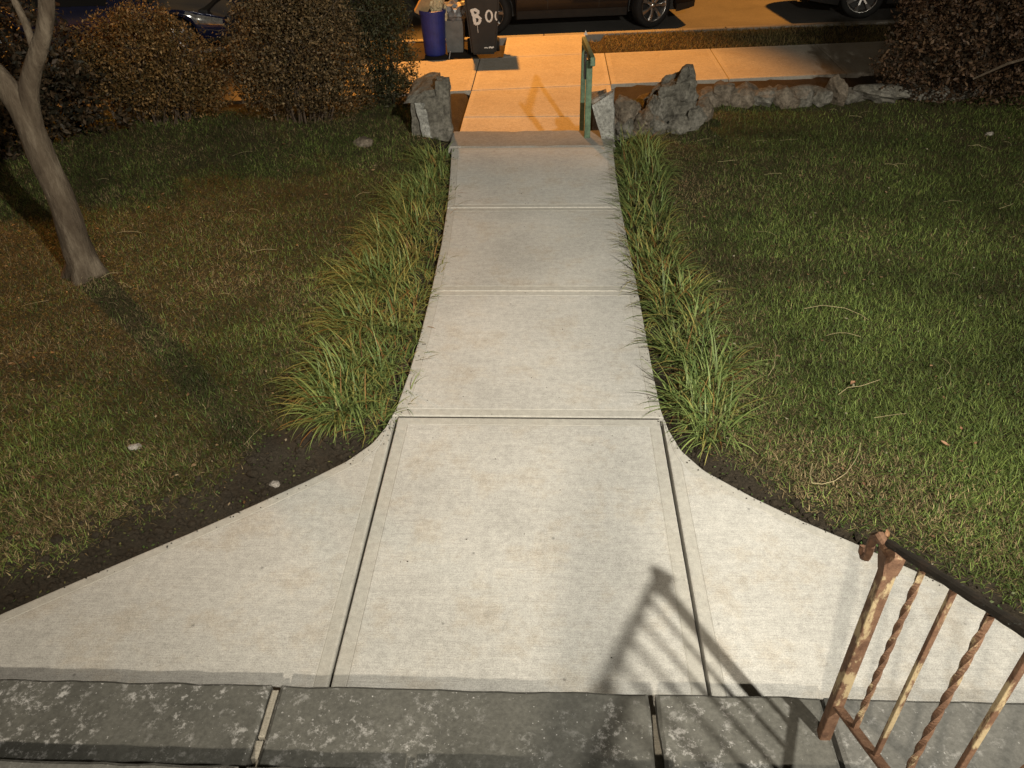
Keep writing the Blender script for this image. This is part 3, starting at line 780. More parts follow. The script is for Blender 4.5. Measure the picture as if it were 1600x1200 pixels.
# ------------------------------------------------------------------ loose litter on the lawn and soil
def scatter_leaves(name, n, x0, x1, y0, y1, s0, s1, cols, seed, lab):
    r = np.random.default_rng(seed)
    Pn = np.column_stack([r.uniform(x0, x1, n), r.uniform(y0, y1, n)])
    e = path_dist(Pn); Pn = Pn[(e > .03)]; n = len(Pn)
    s = r.uniform(s0, s1, n); a = r.uniform(0, 6.28, n); z = ground_z(Pn) + r.uniform(.008, .028, n)
    Vv = np.zeros((n, 4, 3))
    for k, (u, v, h) in enumerate([(-1, 0, 0), (0, -.5, .35), (1, 0, .05), (0, .5, .3)]):
        Vv[:, k, 0] = Pn[:, 0] + s * (u * np.cos(a) - v * np.sin(a)); Vv[:, k, 1] = Pn[:, 1] + s * (u * np.sin(a) + v * np.cos(a)); Vv[:, k, 2] = z + s * h * r.uniform(-1, 1, n)
    tri = (np.arange(n)[:, None] * 4 + np.array([0, 1, 2, 0, 2, 3])[None]).ravel()
    c = np.array(cols)[r.integers(0, len(cols), n)] * r.uniform(.7, 1.2, (n, 1))
    return tag(tri_mesh(name, Vv.reshape(-1, 3), tri, np.repeat(c, 4, 0), M['leaf']), lab, 'leaf litter', kind='stuff')
scatter_leaves('leaf_litter', 900, -5.5, -.7, 1.5, 8.3, .005, .014, [(.20, .14, .08), (.30, .25, .17), (.14, .08, .04), (.12, .12, .05)], 3, 'tiny dead leaves and clover flecks over the left lawn')
scatter_leaves('leaf_litter', 900, .7, 5.5, 1.5, 8.3, .005, .014, [(.22, .13, .07), (.30, .27, .19), (.16, .17, .07), (.12, .14, .06)], 4, 'tiny dead leaves and flecks over the right lawn')
scatter_leaves('fallen_leaves', 70, -5, -.8, 1.8, 8.2, .013, .024, [(.20, .11, .06), (.26, .17, .10), (.13, .07, .035)], 23, 'fallen brown leaves dotted over the left lawn')
scatter_leaves('fallen_leaves', 55, .8, 5, 1.8, 8.2, .012, .022, [(.22, .12, .07), (.28, .18, .11), (.15, .08, .04)], 24, 'fallen brown leaves dotted over the right lawn')
scatter_leaves('clover', 9000, -4.5, -.7, 1.6, 7.5, .005, .011, [(.06, .10, .028), (.09, .13, .04), (.05, .075, .02), (.12, .12, .045)], 13, 'low clover leaves in the left lawn')
scatter_leaves('clover', 9000, .7, 4.5, 1.6, 7.5, .005, .011, [(.055, .10, .028), (.08, .13, .04), (.05, .08, .02), (.11, .14, .045)], 14, 'low clover leaves in the right lawn')
def straws(name, n, x0, x1, y0, y1, seed, lab):
    r = random.Random(seed); parts = []
    for i in range(n):
        x, y = r.uniform(x0, x1), r.uniform(y0, y1)
        if path_dist(np.array([[x, y]]))[0] < .06: continue
        z = float(ground_z(np.array([[x, y]]))[0]) + .03; L = r.uniform(.03, .20); a = r.gauss(.1, .7); c = r.gauss(0, .9)
        pts = []
        for j in range(6):
            t = j / 5; pts.append((x, y, z + .012 * math.sin(t * 3) + r.uniform(0, .004))); x += L / 5 * math.cos(a + c * t); y += L / 5 * math.sin(a + c * t)
        parts.append(sweep(pts, r.uniform(.0006, .0013), 4))
    V, F = join_vf(parts); o = mobj(name, V, F, M['straw']); return tag(o, lab, 'straw', kind='stuff')
M['straw'] = plain('straw', (.30, .25, .14), .7, .3, nscale=4, var=.4)
straws('loose_straw', 55, .9, 5, 1.9, 8.2, 1, 'loose straw coloured grass stalks on the right lawn')
straws('loose_straw', 30, -4.5, -1.1, 2.0, 7, 2, 'loose straw coloured grass stalks on the left lawn')
def stalk(pxs, lab, r=.0021):
    pts = []
    for (a, b) in pxs:
        p = pix(a, b, .03); pts.append((p.x, p.y, max(float(ground_z(np.array([[p.x, p.y]]))[0]) + .035, .02)))
    V, F = sweep(pts, r, 5); return tag(mobj('dead_stalk', V, F, M['straw']), lab, 'stalk')
stalk([(1270, 722), (1266, 738), (1269, 752), (1285, 754), (1304, 750), (1322, 738), (1335, 720), (1343, 705), (1345, 690)], 'pale J shaped dead stalk on the green right lawn')
stalk([(1256, 483), (1285, 478), (1320, 483), (1345, 492), (1358, 500)], 'thin arched dead stalk on the right lawn beside the border', .0014)
stalk([(1310, 616), (1325, 605), (1345, 603), (1375, 594)], 'straight pale dead stalk beside the curled leaf', .0016)
stalk([(1200, 588), (1210, 572), (1213, 540), (1208, 528)], 'upright bent dead stalk next to the front right tuft', .0015)
def dead_leaf(px, py, s, lab, seed):
    r = random.Random(seed); p = pix(px, py, .03); z = float(ground_z(np.array([[p.x, p.y]]))[0]) + .03
    V, F = [], []
    for j in range(6):
        t = j / 5; wv = .45 * math.sin(math.pi * (t * .9 + .08))
        for k in range(5):
            u = (k / 4 - .5) * 2; V.append((s * (t - .5) * 2, s * wv * u, s * (.35 * u * u + .25 * math.sin(t * 3 + seed)) ))
    for j in range(5):
        for k in range(4): F.append((j * 5 + k, j * 5 + k + 1, j * 5 + k + 6, j * 5 + k + 5))
    o = mobj('dead_leaf', V, F, M['deadleaf'], smooth=True); o.location = (p.x, p.y, z); o.rotation_euler = (0, 0, r.uniform(0, 6)); return tag(o, lab, 'leaf')
M['deadleaf'] = plain('dead leaf', (.27, .15, .085), .7, .3, nscale=40, var=.4)
dead_leaf(1333, 598, .026, 'largest curled tan leaf on the right lawn', 1)
dead_leaf(1478, 690, .022, 'tan leaf on the green lawn at right, mid height', 2)
dead_leaf(1503, 667, .015, 'small pink brown leaf near the right picture edge', 3)
dead_leaf(1390, 825, .022, 'tan leaf on the grass just above the iron railing', 4)
dead_leaf(1455, 572, .014, 'small orange leaf high on the right lawn', 5)
dead_leaf(1350, 755, .015, 'brown leaf beside the J shaped stalk', 6)
# soil clods along the edges
parts = []; r = random.Random(8)
me_parts = []
def clod_mesh(n, seed):
    r = random.Random(seed); V, F = [], []
    base = bmesh.new(); bmesh.ops.create_icosphere(base, subdivisions=1, radius=1); bv = [v.co.copy() for v in base.verts]; bf = [tuple(v.index for v in f.verts) for f in base.faces]; base.free()
    k = 0
    while k < n:
        left = r.random() < .72
        if left: x = r.uniform(-2.4, -.75); y = float(np.interp(-x, -LEa[9:, 0], LEa[9:, 1])); x -= r.uniform(.0, .12); y += abs(r.gauss(.12, .12))
        else: x = r.uniform(.75, 2.2); y = float(np.interp(x, REa[9:, 0], REa[9:, 1])); y += abs(r.gauss(.08, .05))
        q = np.array([[x, y]])
        if path_dist(q)[0] < .012: continue
        s = abs(r.gauss(0, .009)) + .003; z = float(ground_z(q)[0]) + s * .3; o = len(V)
        for b in bv: V.append((x + b.x * s * r.uniform(.7, 1.3), y + b.y * s * r.uniform(.7, 1.3), z + b.z * s * .8))
        F += [tuple(i + o for i in f) for f in bf]; k += 1
    return V, F
V, F = clod_mesh(900, 5); tag(mobj('soil_clods', V, F, M['soil']), 'crumbs and clods of dark soil along the path edges', 'soil', kind='stuff')

r = random.Random(77); V, F = [], []
for i in range(350):
    if i < 300:
        E_ = LEa if r.random() < .5 else REa; k = r.uniform(0, 16.5); a = E_[int(k)] + (E_[int(k) + 1] - E_[int(k)]) * (k % 1)
        x = a[0] - (1 if a[0] > 0 else -1) * abs(r.gauss(0, .03)); y = a[1] + r.gauss(0, .01); sz = r.uniform(.0015, .005)
    else: x, y, sz = r.uniform(-.6, .6), r.uniform(1.7, 7.1), r.uniform(.0015, .004)
    if path_dist(np.array([[x, y]]))[0] > -.006: continue
    o = len(V)
    for dx, dy, dz in ((-1, -.6, 0), (1, -.8, 0), (.7, 1, 0), (-.8, .9, 0), (.1, 0, .9)): V.append((x + dx * sz * r.uniform(.5, 1.4), y + dy * sz * r.uniform(.5, 1.4), .0012 + dz * sz))
    F += [(o, o + 1, o + 4), (o + 1, o + 2, o + 4), (o + 2, o + 3, o + 4), (o + 3, o, o + 4)]
tag(mobj('path_grit', V, F, M['soil']), 'scattered dark grit and soil crumbs on the concrete path', 'grit', kind='stuff')

# ------------------------------------------------------------------ tree on the left
tx, ty = -3.10, 4.76
tr = empty('tree', (tx, ty, 0), label='pale smooth barked tree forking low on the left lawn', cat='tree')
UPT = Vector((.25, 1, 0))
tp = [(.00, 0, -.14, .200), (.0, 0, -.03, .158), (.0, 0, .02, .130), (.010, 0, .09, .107), (.014, 0, .16, .097), (.02, 0, .3, .090), (.015, .01, .5, .085), (.0, .02, .8, .080), (-.01, .02, 1.02, .078), (-.03, .02, 1.16, .072), (-.075, .02, 1.30, .062), (-.15, .0, 1.46, .055), (-.24, -.02, 1.7, .050), (-.32, -.05, 2.1, .042), (-.45, -.05, 2.7, .03), (-.6, -.1, 3.3, .02)]
def smooth_path(P_, k=4):
    P_ = np.array(P_); t = np.arange(len(P_)); tt = np.linspace(0, len(P_) - 1, (len(P_) - 1) * k + 1); out = []
    for u in tt:
        i = min(int(u), len(P_) - 2); f_ = u - i; p0, p1, p2, p3 = P_[max(i - 1, 0)], P_[i], P_[i + 1], P_[min(i + 2, len(P_) - 1)]
        out.append(.5 * (2 * p1 + (p2 - p0) * f_ + (2 * p0 - 5 * p1 + 4 * p2 - p3) * f_ ** 2 + (3 * p1 - p0 - 3 * p2 + p3) * f_ ** 3))
    return np.array(out)
def woody(name, P_, amp=.006, roots=False):
    Q = smooth_path(P_); v, f = sweep([Vector(q[:3]) for q in Q], [q[3] for q in Q], 18, up=UPT)
    for i, q in enumerate(v):
        c = Vector(Q[i // 18][:3]); d = (q - c); a = math.atan2(d.y, d.x)
        k = 1 + amp / max(d.length, .01) * mnoise.fractal(Vector((math.cos(a) * 1.2, math.sin(a) * 1.2, q.z * 3)), 1, 2, 3)
        if roots: k += max(0, .16 - q.z) * 1.5 * math.sin(a * 4 + 1)
        v[i] = c + d * k
    return mobj(name, v, f, M['bark'], tr, smooth=True)
woody('trunk', tp, .012, True)
woody('limb', [(.005, .02, .92, .05), (.02, .025, 1.06, .058), (.05, .03, 1.20, .057), (.11, .04, 1.33, .053), (.19, .05, 1.45, .049), (.27, .06, 1.57, .046), (.34, .08, 1.74, .043), (.385, .1, 2.0, .04), (.43, .14, 2.4, .034), (.55, .2, 2.9, .026), (.6, .3, 3.4, .02)], .007)
woody('limb', [(.15, .05, 1.36, .02), (.155, .08, 1.48, .024), (.13, .12, 1.62, .022), (.07, .18, 1.8, .02), (.02, .24, 2.0, .017), (-.02, .3, 2.4, .012)], .003)

# ------------------------------------------------------------------ shrubs
def shrub(name, label, c, lumps, n, size, cols, seed, stems=14, leafmat='leaf', twig='twig', stemh=.75, wid=.5, pend=.0, open_=.25):
    """lumps: list of (dx,dy,dz,rx,ry,rz)"""
    r = np.random.default_rng(seed); root = empty(name, c, label=label, cat='shrub')
    Vv = []; vol = np.array([l[3] * l[4] + l[3] * l[5] for l in lumps]); cnt = (vol / vol.sum() * n).astype(int)
    pos = []
    for l, k in zip(lumps, cnt):
        d = r.normal(size=(k, 3)); d /= np.linalg.norm(d, axis=1)[:, None]
        rad = 1 - np.abs(r.normal(0, open_, k)); rad = np.clip(rad, .15, 1.06)
        rad *= 1 + .24 * fnoise(np.column_stack([d[:, 0] * 3 + l[0] * 7, d[:, 2] * 3 + d[:, 1] * 2]), 2.2, seed)
        q = d * rad[:, None] * np.array(l[3:6]) + np.array(l[:3]); pos.append(q)
    Q = np.concatenate(pos); Q = Q[Q[:, 2] > -.02]
    # gather leaves in sprays
    nc = max(40, len(Q) // 16); cen = Q[r.integers(0, len(Q), nc)]; Q = cen[r.integers(0, nc, len(Q))] + r.normal(0, 1, Q.shape) * np.array([.042, .042, .036]); Q = Q[Q[:, 2] > -.02]
    gap = fnoise(np.column_stack([Q[:, 0] + Q[:, 2] * .6, Q[:, 1] + Q[:, 2]]), 9, seed + 5); Q = Q[(gap > -.45) | (r.random(len(Q)) < .25)]
    k = len(Q)
    a = r.normal(size=(k, 3)); a[:, 2] -= pend; a /= np.linalg.norm(a, axis=1)[:, None]
    b = np.cross(a, r.normal(size=(k, 3))); b /= np.linalg.norm(b, axis=1)[:, None]
    nn = np.cross(a, b)
    s = size * r.uniform(.45, 1.6, (k, 1)) 
    W = np.zeros((k, 4, 3)); W[:, 0] = Q - a * s; W[:, 1] = Q + b * s * wid + nn * s * .18; W[:, 2] = Q + a * s; W[:, 3] = Q - b * s * wid + nn * s * .18
    tri = (np.arange(k)[:, None] * 4 + np.array([0, 1, 2, 0, 2, 3])[None]).ravel()
    cc = np.array(cols)[r.integers(0, len(cols), k)] * r.uniform(.55, 1.3, (k, 1))
    tri_mesh('crown', W.reshape(-1, 3), tri, np.repeat(cc, 4, 0), M[leafmat], root)
    parts = []
    for i in range(stems):
        l = lumps[r.integers(0, len(lumps))]; an = r.uniform(0, 6.28); q = r.uniform(0, .12)
        p0 = np.array([l[0] * .5 + q * math.cos(an), l[1] * .5 + q * math.sin(an), -.06]); d = r.normal(size=3); d[2] = abs(d[2]) ; d /= np.linalg.norm(d)
        p3 = np.array(l[:3]) + d * np.array(l[3:6]) * r.uniform(.6, 1.0)
        pts = [tuple(p0 + (p3 - p0) * t + np.array([0, 0, .12 * math.sin(t * 3.1)]) + r.normal(0, .012, 3)) for t in np.linspace(0, 1, 6)]
        parts.append(sweep(pts, list(np.linspace(.011, .003, 6)), 5))
        for j in range(5):
            t = r.uniform(.35, 1); m = p0 + (p3 - p0) * t + np.array([0, 0, .12 * math.sin(t * 3.1)]); e = m + r.normal(0, .20, 3) * np.array([1, 1, .9])
            parts.append(sweep([tuple(m), tuple((m + e) / 2 + r.normal(0, .015, 3)), tuple(e)], [.004, .003, .0015], 4))
    V, F = join_vf(parts); mobj('stems', V, F, M[twig], root)
    return root
BR = [(.12, .066, .020), (.17, .098, .034), (.08, .05, .016), (.22, .135, .052), (.06, .044, .014)]
shrub('shrub', 'golden brown shrub right of the tree trunk below the blue car', (-3.86, 7.95, 0), [(0, 0, .62, .66, .48, .46), (-.35, .0, .52, .42, .4, .36), (.38, .05, .48, .38, .40, .34), (.05, .0, .88, .40, .35, .22), (-.2, .22, .28, .45, .35, .30), (.25, .22, .28, .45, .35, .30)], 44000, .0135, BR, 1, stems=30)
shrub('shrub', 'large brown shrub left of the evergreen, in front of the bins', (-2.42, 7.98, 0), [(0, 0, .66, .62, .50, .52), (-.30, .05, .55, .36, .42, .40), (.38, .0, .62, .40, .42, .44), (.05, .0, 1.02, .46, .38, .26), (.30, .05, .98, .34, .3, .25), (-.25, .22, .27, .42, .35, .32), (.28, .22, .27, .42, .35, .32)], 52000, .0135, [(.095, .060, .026), (.13, .082, .035), (.065, .046, .02), (.17, .115, .055), (.05, .038, .016)], 2, stems=34)
shrub('shrub', 'dark green evergreen shrub between the brown shrub and the sidewalk', (-1.60, 8.60, -.1), [(0, 0, .62, .30, .34, .58), (.02, 0, 1.0, .24, .28, .45), (-.15, 0, .95, .25, .28, .42), (0, 0, .22, .34, .3, .3)], 18000, .017, [(.030, .032, .012), (.045, .042, .018), (.06, .05, .02), (.022, .026, .01)], 3, stems=18, twig='twigdark', wid=.3)
shrub('shrub', 'dark leafy shrub behind the tree at the left picture edge', (-5.0, 7.0, 0), [(0, 0, .45, .62, .6, .45), (.35, .3, .5, .5, .45, .42), (-.5, .3, .6, .7, .6, .55), (.1, .7, .75, .6, .5, .5), (.55, .75, .35, .5, .4, .4)], 20000, .026, [(.030, .022, .012), (.05, .034, .018), (.02, .018, .01), (.085, .055, .03)], 4, stems=26, twig='twigdark')
shrub('shrub', 'big dark brown shrub at the right end of the stone wall', (4.42, 8.55, -.05), [(0, 0, .62, .85, .60, .60), (-.45, .0, .45, .55, .5, .46), (.55, -.1, .65, .7, .6, .6), (-.1, .1, 1.10, .75, .5, .42), (-.42, .1, .92, .45, .42, .40), (.6, .2, 1.15, .6, .5, .5)], 34000, .020, [(.055, .030, .016), (.08, .045, .024), (.04, .024, .013), (.105, .066, .037), (.028, .019, .010)], 5, stems=34, twig='twigdark')
part_pts = [(4.10, 7.93, .35), (4.35, 7.88, .50), (4.62, 7.88, .58), (4.9, 7.92, .60)]
tag(mobj('bare_branch', *sweep(part_pts, [.010, .013, .014, .016], 6), M['bark']), 'pale bare branch sticking out of the right shrub', 'branch')

# ------------------------------------------------------------------ bins
def at(x, y): return (x, y, ZS - .015)
bb = empty('recycling_bin', at(-1.66, 12.80), rz=.1, label='tall blue plastic recycling bin overflowing with rubbish', cat='bin')
v, f = lathe([(.0, .0), (.155, .0), (.162, .02), (.185, .48), (.192, .62), (.186, .625), (.180, .615), (.16, .05), (.0, .045)], 28)
mobj('body', v, f, M['bluebin'], bb, smooth=False)
v, f = lathe([(.187, .575), (.204, .58), (.206, .63), (.192, .635), (.187, .62)], 28); mobj('rim', v, f, M['bluebin'], bb)
def crumple(name, c, s, mat, label, cat, seed):
    bm = bmesh.new(); bmesh.ops.create_icosphere(bm, subdivisions=3, radius=1)
    for q in bm.verts:
        h = mnoise.fractal(q.co * 2.2 + Vector((seed, seed * 2, 0)), 1, 2, 4); q.co *= 1 + .45 * h
        q.co = Vector((q.co.x * s[0], q.co.y * s[1], q.co.z * s[2]))
    o = bobj(name, bm, mat); o.location = c; return tag(o, label, cat)
bm = bmesh.new(); box(bm, (0, 0, 0), (.17, .10, .34), bevel=.004); o = bobj('cardboard_box', bm, M['card']); o.location = (-1.76, 12.78, .10 + .05); o.rotation_euler = (.2, .55, .3); tag(o, 'flattened cardboard box tilted in the blue bin', 'box')
crumple('paper_bag', (-1.60, 12.80, .14), (.09, .09, .13), M['paper'], 'crumpled tan paper bag on top of the blue bin', 'bag', 2)
crumple('paper_bag', (-1.52, 12.86, .22), (.06, .07, .10), M['paper'], 'small crumpled paper wad at the right of the blue bin top', 'paper', 5)
gb = empty('grey_bin', at(-1.36, 13.0), label='small grey bin between the blue bin and the black bin', cat='bin')
block('body', cor(-.12, .12, -.13, .13, 0, .46, (-.03, .03), (-.03, .03)), M['greybin'], gb, cuts=2, amp=.002)
crumple('trash_bag', (-1.32, 12.97, ZS + .56), (.18, .17, .17), M['bag'], 'crumpled grey plastic bag on the small grey bin', 'bag', 7)
crumple('plastic_strip', (-1.47, 12.86, ZS + .55), (.025, .03, .12), M['paper'], 'pale strip of plastic hanging beside the blue bin', 'plastic', 9)
kbn = empty('wheeled_bin', at(-.90, 12.66), rz=.08, label='black wheeled bin spray painted with white letters', cat='bin')
HB = .98
def binface(x, z): return x   # local
cs = [(-.185, -.20, .06), (.185, -.20, .06), (.185, .22, .06), (-.185, .22, .06), (-.265, -.29, HB), (.265, -.29, HB), (.265, .30, HB), (-.265, .30, HB)]
bm = bmesh.new(); q = [bm.verts.new(c) for c in cs]
for ff in ((3, 2, 1, 0), (4, 5, 6, 7), (0, 1, 5, 4), (1, 2, 6, 5), (2, 3, 7, 6), (3, 0, 4, 7)): bm.faces.new([q[i] for i in ff])
bmesh.ops.bevel(bm, geom=bm.edges[:], offset=.03, segments=3, affect='EDGES'); bobj('body', bm, M['black'], kbn)
bm = bmesh.new(); box(bm, (0, .0, HB - .03), (.575, .64, .05), bevel=.015); bobj('rim', bm, M['black'], kbn)
bm = bmesh.new(); box(bm, (0, .0, HB + .03), (.56, .64, .05), bevel=.02); box(bm, (0, 0, HB + .065), (.40, .46, .03), bevel=.012); bobj('lid', bm, M['black'], kbn)
v, f = sweep([(-.2, .34, HB), (-.2, .40, HB), (.2, .40, HB), (.2, .34, HB)], .014, 8); mobj('handle', v, f, M['black'], kbn)
for sx in (-1, 1):
    v, f = lathe([(0, -.025), (.09, -.025), (.10, -.015), (.10, .015), (.09, .025), (0, .025)], 20)
    v = [(sx * .22 + z, .24 + x, .10 + y) for x, y, z in v]; mobj('wheel', v, f, M['rubber'], kbn)
def onface(x, z):    # front face of the bin leans toward the viewer as it rises
    t = (z - .06) / (HB - .06); return Vector((x, -.20 - .09 * t - .003, z))
def stroke(pl_, r_):
    pts = []
    for a, b in zip(pl_[:-1], pl_[1:]):
        for k in range(4): t = k / 4; pts.append(onface(a[0] + (b[0] - a[0]) * t, a[1] + (b[1] - a[1]) * t))
    pts.append(onface(*pl_[-1])); rr_ = random.Random(len(pts))
    return sweep(pts, [r_ * rr_.uniform(.85, 1.15) for _ in pts], 8, flat=1.0)
def squash(vf):   # flatten paint strokes onto the face
    v, f = vf; out = []
    for q in v:
        s = onface(q.x, q.z); out.append(Vector((q.x, s.y + (q.y - s.y) * .12, q.z)))
    return out, f
bx0, bz0 = -.135, .50
B1 = [(bx0 - .02, bz0 + .20), (bx0 + .01, bz0 + .105), (bx0 + .025, bz0 + .0)]
B2 = [(bx0 - .03, bz0 + .185), (bx0 + .03, bz0 + .20), (bx0 + .075, bz0 + .175), (bx0 + .070, bz0 + .135), (bx0 + .02, bz0 + .108), (bx0 + .075, bz0 + .098), (bx0 + .105, bz0 + .07), (bx0 + .085, bz0 + .015), (bx0 + .025, bz0 + .0)]
ox, oz = .095, .605
O1 = [(ox + .045 * math.cos(t), oz + .075 * math.sin(t)) for t in np.linspace(1.2, 1.2 + 6.28, 15)]
o3, oz3 = .212, .605
O2 = [(o3 + .026 * math.cos(t), oz3 + .06 * math.sin(t)) for t in np.linspace(1.9, 4.6, 8)]
dr = [(bx0 + .055, bz0 - .01), (bx0 + .058, bz0 - .06), (bx0 + .062, bz0 - .12)]
V, F = join_vf([squash(stroke(B1, .023)), squash(stroke(B2, .021)), squash(stroke(O1, .014)), squash(stroke(O2, .011)), squash(stroke(dr, .003))])
mobj('lettering', V, F, M['white'], kbn)
V, F = join_vf([squash(stroke([(.01, .16), (.04, .165), (.06, .155)], .008)), squash(stroke([(.075, .16), (.10, .17), (.12, .158), (.15, .17)], .012))])
mobj('paint_smear', V, F, M['white'], kbn)
p = pix(503, 90, ZS)
tag(mobj('white_straw', *sweep([(*pix(702, 92, ZS).xy, ZS + .01), (*pix(704, 87, ZS).xy, ZS + .06)], .007, 5), M['white']), 'short white stick on the sidewalk edge below the blue bin', 'stick')
p = pix(912, 55, ZS)
v, f = [(0, 0, 0), (.07, .01, .0), (.035, .05, .02), (.03, .015, .075)], [(0, 1, 3), (1, 2, 3), (2, 0, 3), (0, 2, 1)]
o = mobj('paper_scrap', v, f, M['white']); o.location = (p.x, p.y, ZS - .004 + .002); tag(o, 'small white paper scrap on the kerb behind the handrail', 'paper')

# ------------------------------------------------------------------ parked cars
def car(label, loc, rz, paint, suv=True):
    root = empty('parked_car', loc, rz, label=label, cat='car', group='cars parked along the kerb')
    Lr, Lf = -2.28, 2.17; wb = 1.365; wr = .355 if suv else .33; RA = wr + .055; WH = .93 if suv else .91
    zc = wr
    sh = .98 if suv else .80; top = 1.68 if suv else 1.42
    xs_ = np.unique(np.round(np.concatenate([np.linspace(Lr, Lf, 90), np.linspace(-wb - RA, -wb + RA, 17), np.linspace(wb - RA, wb + RA, 17)]), 4))
    def prof(x):
        e_f = np.clip((x - 1.45) / (Lf - 1.45), 0, 1); e_r = np.clip((Lr + .55 - x) / .55, 0, 1)
        hw = WH * (1 - .26 * e_f ** 2.2 - .14 * e_r ** 2.4)
        low = .22 + .05 * e_f ** 2 + .08 * e_r
        for c in (-wb, wb):
            if abs(x - c) < RA: low = max(low, zc + math.sqrt(RA * RA - (x - c) ** 2) * (1 if True else 0))
        hood = sh + .04 - .22 * e_f ** 1.8 - .05 * np.clip((x - .9) / 1.3, 0, 1)
        shl = sh - .16 * e_f ** 1.6 - .03 * e_r - .05 * np.clip((x - .9) / 1.3, 0, 1)
        # roof line
        pts = [(Lr, sh + (.10 if suv else .04)), (Lr + .12, sh + (.25 if suv else .07)), (Lr + (.45 if suv else .9), top - .12), (Lr + (.9 if suv else 1.5), top), (.05, top), (.45, top - .08), (1.15, sh + .05), (Lf, 0)]
        rz_ = np.interp(x, [p_[0] for p_ in pts], [p_[1] for p_ in pts])
        tp_ = max(hood, rz_) if x < 1.2 else hood
        return hw, low, shl, tp_
    def section(x):
        hw, low, shl, tp_ = prof(x); g = max(0, tp_ - shl - .06)
        rw = hw * (.97 - .30 * min(1, g / .5))
        P_ = [(hw * .93, low), (hw * .985, low + (shl - low) * .22), (hw, low + (shl - low) * .55), (hw * .985, low + (shl - low) * .82), (hw * .95, shl), (hw * .93 - (hw * .93 - rw) * .05, shl + g * .06 + .008),
              (rw + (hw * .93 - rw) * .12, shl + g * .85 + .015), (rw * .92, tp_ - .035), (rw * .55, tp_ - .008), (0, tp_)]
        return P_
    V, F, mi = [], [], []
    secs = [section(x) for x in xs_]; m = len(secs[0]); ring = 2 * m - 1
    for x, s in zip(xs_, secs):
        V += [(x, -a, b) for a, b in s] + [(x, a, b) for a, b in s[-2::-1]]
    for i in range(len(xs_) - 1):
        for k in range(ring - 1):
            F.append((i * ring + k, (i + 1) * ring + k, (i + 1) * ring + k + 1, i * ring + k + 1))
    F.append(tuple(range(ring))); F.append(tuple((len(xs_) - 1) * ring + k for k in range(ring - 1, -1, -1)))
    mobj('body', V, F, paint, root, smooth=True).data.polygons[-1].use_smooth = False
    # dark underbody and wheel wells
    bm = bmesh.new(); box(bm, ((Lr + Lf) / 2, 0, .48), (Lf - Lr - .5, 1.30, .50)); bobj('underbody', bm, M['black'], root)
    def patch(name, x0, x1, k0, k1, mat, off=.006, n=10, side=(-1, 1)):
        for sd in side:
            V, F = [], []
            for x in np.linspace(x0, x1, n):
                s = section(float(x))
                for kq in np.linspace(k0, k1, 6):
                    i = min(int(kq), m - 2); t = kq - i; a = s[i][0] + (s[i + 1][0] - s[i][0]) * t; b = s[i][1] + (s[i + 1][1] - s[i][1]) * t
                    V.append((x, sd * (a + off), b + off * .3))
            for i in range(n - 1):
                for k in range(5): F.append((i * 6 + k, (i + 1) * 6 + k, (i + 1) * 6 + k + 1, i * 6 + k + 1))
            mobj(name, V, F, mat, root, smooth=True)
    patch('side_window', -1.55, -.45, 5.1, 6.0, M['glass']); patch('side_window', -.38, .42, 5.1, 6.0, M['glass'])
    patch('sill_trim', -wb + RA + .02, wb - RA - .02, 0, .8, M['black'], .008, 14)
    # windscreen
    V, F = [], []
    for x in np.linspace(.50, 1.08, 6):
        s = section(float(x)); 
        for t in np.linspace(-1, 1, 9): V.append((x + .012, t * s[7][0] * .96, s[9][1] - (s[9][1] - s[7][1]) * abs(t) ** 2 + .012))
    for i in range(5):
        for k in range(8): F.append((i * 9 + k, i * 9 + k + 1, (i + 1) * 9 + k + 1, (i + 1) * 9 + k))
    mobj('windscreen', V, F, M['glass'], root, smooth=True)
    patch('headlight', 1.62, 2.14, 2.55, 3.75, M['lens'], .008, 12)
    patch('headlight_trim', 1.60, 2.15, 2.45, 2.58, M['chrome'], .012, 12)
    patch('tail_light', Lr + .02, Lr + .30, 3.0, 4.2, M['red'], .008)
    patch('front_bumper', 1.80, 2.165, .0, .9, M['black'], .010, 8); patch('rear_bumper', Lr + .01, -1.80, .0, .9, M['black'], .010, 8)
    for dx in (-.42, .45):      # door shut lines
        patch('door_seam', dx - .004, dx + .004, .9, 4.0, M['black'], .004, 3)
    patch('door_handle', -.62, -.46, 3.35, 3.55, paint, .02, 4); patch('door_handle', .22, .38, 3.35, 3.55, paint, .02, 4)
    # grille
    s = section(Lf); hwf = s[2][0]; zb, zt = s[0][1] + .22, s[4][1] - .02
    gx = Lf + .012
    gf = [(gx, -hwf * .52, zb), (gx, -hwf * .60, zt - .08), (gx, -hwf * .56, zt), (gx, hwf * .56, zt), (gx, hwf * .60, zt - .08), (gx, hwf * .52, zb), (gx, -hwf * .52, zb)]
    mobj('grille', [(gx - .004, a, b) for _, a, b in gf[:-1]], [tuple(range(6))], M['black'], root)
    mobj('grille_frame', *sweep(gf, .017, 6, up=Vector((1, 0, 0))), M['chrome'], root)
    for i in range(4):
        z = zb + (zt - zb) * (i + 1) / 5; bm = bmesh.new(); box(bm, (gx + .006, 0, z), (.018, hwf * 1.08, .022), bevel=.005); bobj('grille_slat', bm, M['chrome'], root)
    bm = bmesh.new(); box(bm, (Lf + .012, 0, .36), (.02, .50, .10), bevel=.006); bobj('plate_holder', bm, M['black'], root)
    # wheels
    rim_r = wr * .715
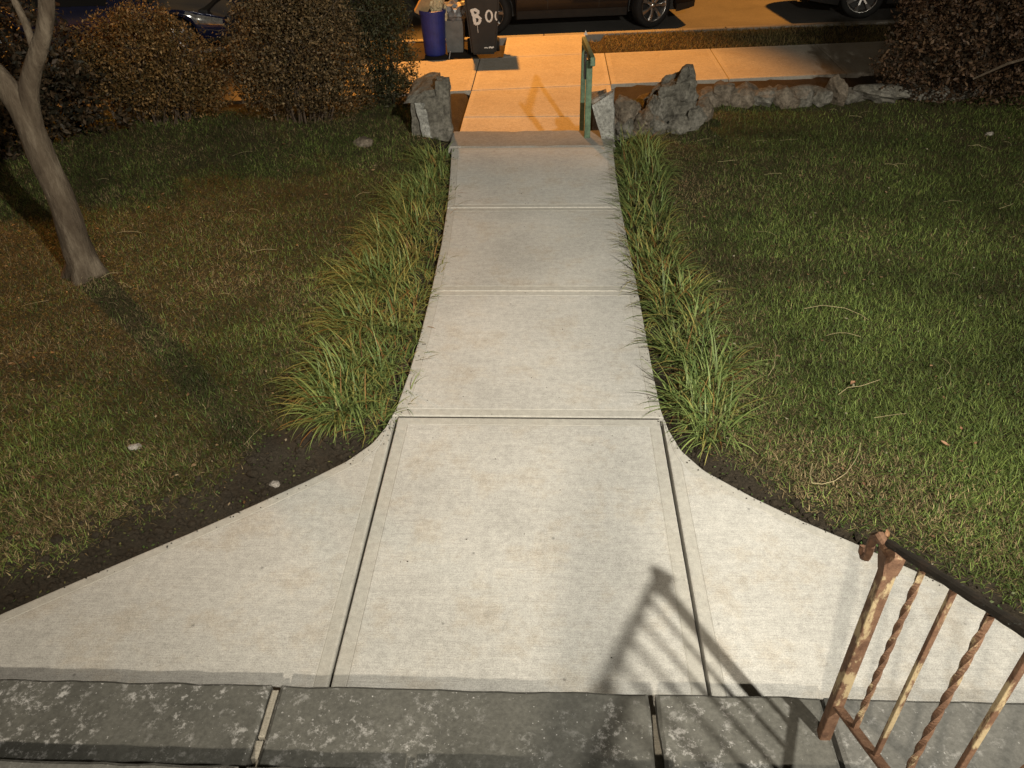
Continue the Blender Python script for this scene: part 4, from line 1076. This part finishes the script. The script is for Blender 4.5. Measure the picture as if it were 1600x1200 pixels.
    for sx in (-wb, wb):
        for sd in (-1, 1):
            wh = bpy.data.objects.new('wheel', None); link(wh, root); wh.location = (sx, sd * (WH - .115), zc); wh.rotation_euler = (math.pi / 2 * (1 if sd < 0 else -1), 0, .3 * sx)
            v, f = lathe([(rim_r - .01, -.10), (wr - .03, -.11), (wr - .005, -.08), (wr, -.03), (wr, .03), (wr - .005, .08), (wr - .03, .105), (rim_r + .012, .108), (rim_r - .004, .095)], 40); mobj('tyre', v, f, M['rubber'], wh, smooth=True)
            rm = mobj('rim', *join_vf([lathe([(rim_r - .012, -.09), (rim_r - .02, .05), (rim_r - .012, .092), (rim_r + .002, .098), (rim_r + .002, .085)], 40), lathe([(0, .088), (.028, .088), (.034, .080), (.060, .070), (.066, .02)], 20)]), M['alloy'], wh, smooth=True)
            sp_ = []
            for k in range(7):
                a = 2 * math.pi * k / 7; da = .155; V = []
                for rr_, wd_, z in ((.045, .026, .068), (rim_r * .55, .024, .080), (rim_r - .012, .040, .070)):
                    for s_, zz in ((-1, 0), (-.6, .012), (.6, .012), (1, 0), (1, -.03), (-1, -.03)):
                        ca, sa = math.cos(a), math.sin(a); V.append((rr_ * ca - s_ * wd_ * sa, rr_ * sa + s_ * wd_ * ca, z + zz))
                Fq = [(j * 6 + q_, j * 6 + (q_ + 1) % 6, (j + 1) * 6 + (q_ + 1) % 6, (j + 1) * 6 + q_) for j in range(2) for q_ in range(6)]
                sp_.append((V, Fq))
            mobj('spokes', *join_vf(sp_), M['alloy'], wh)
            v, f = lathe([(0, .0), (rim_r * .9, .0), (rim_r * .9, -.02)], 24); mobj('brake_disc', v, f, M['black'], wh)
    return root
def kline(x): return 14.62 + .125 * x
car('black sport utility car parked behind the black bin', (.36, kline(.36) + .80, ZR), math.atan(.125), M['carblack'])
car('dark car half hidden behind the shrub at the right', (6.75, kline(6.75) + .80, ZR), math.atan(.125), M['carblack'])
car('navy blue car with chrome grille seen above the golden shrub', (-7.50, kline(-7.50) + .62, ZR - .165), math.atan(.125), M['carblue'], False)
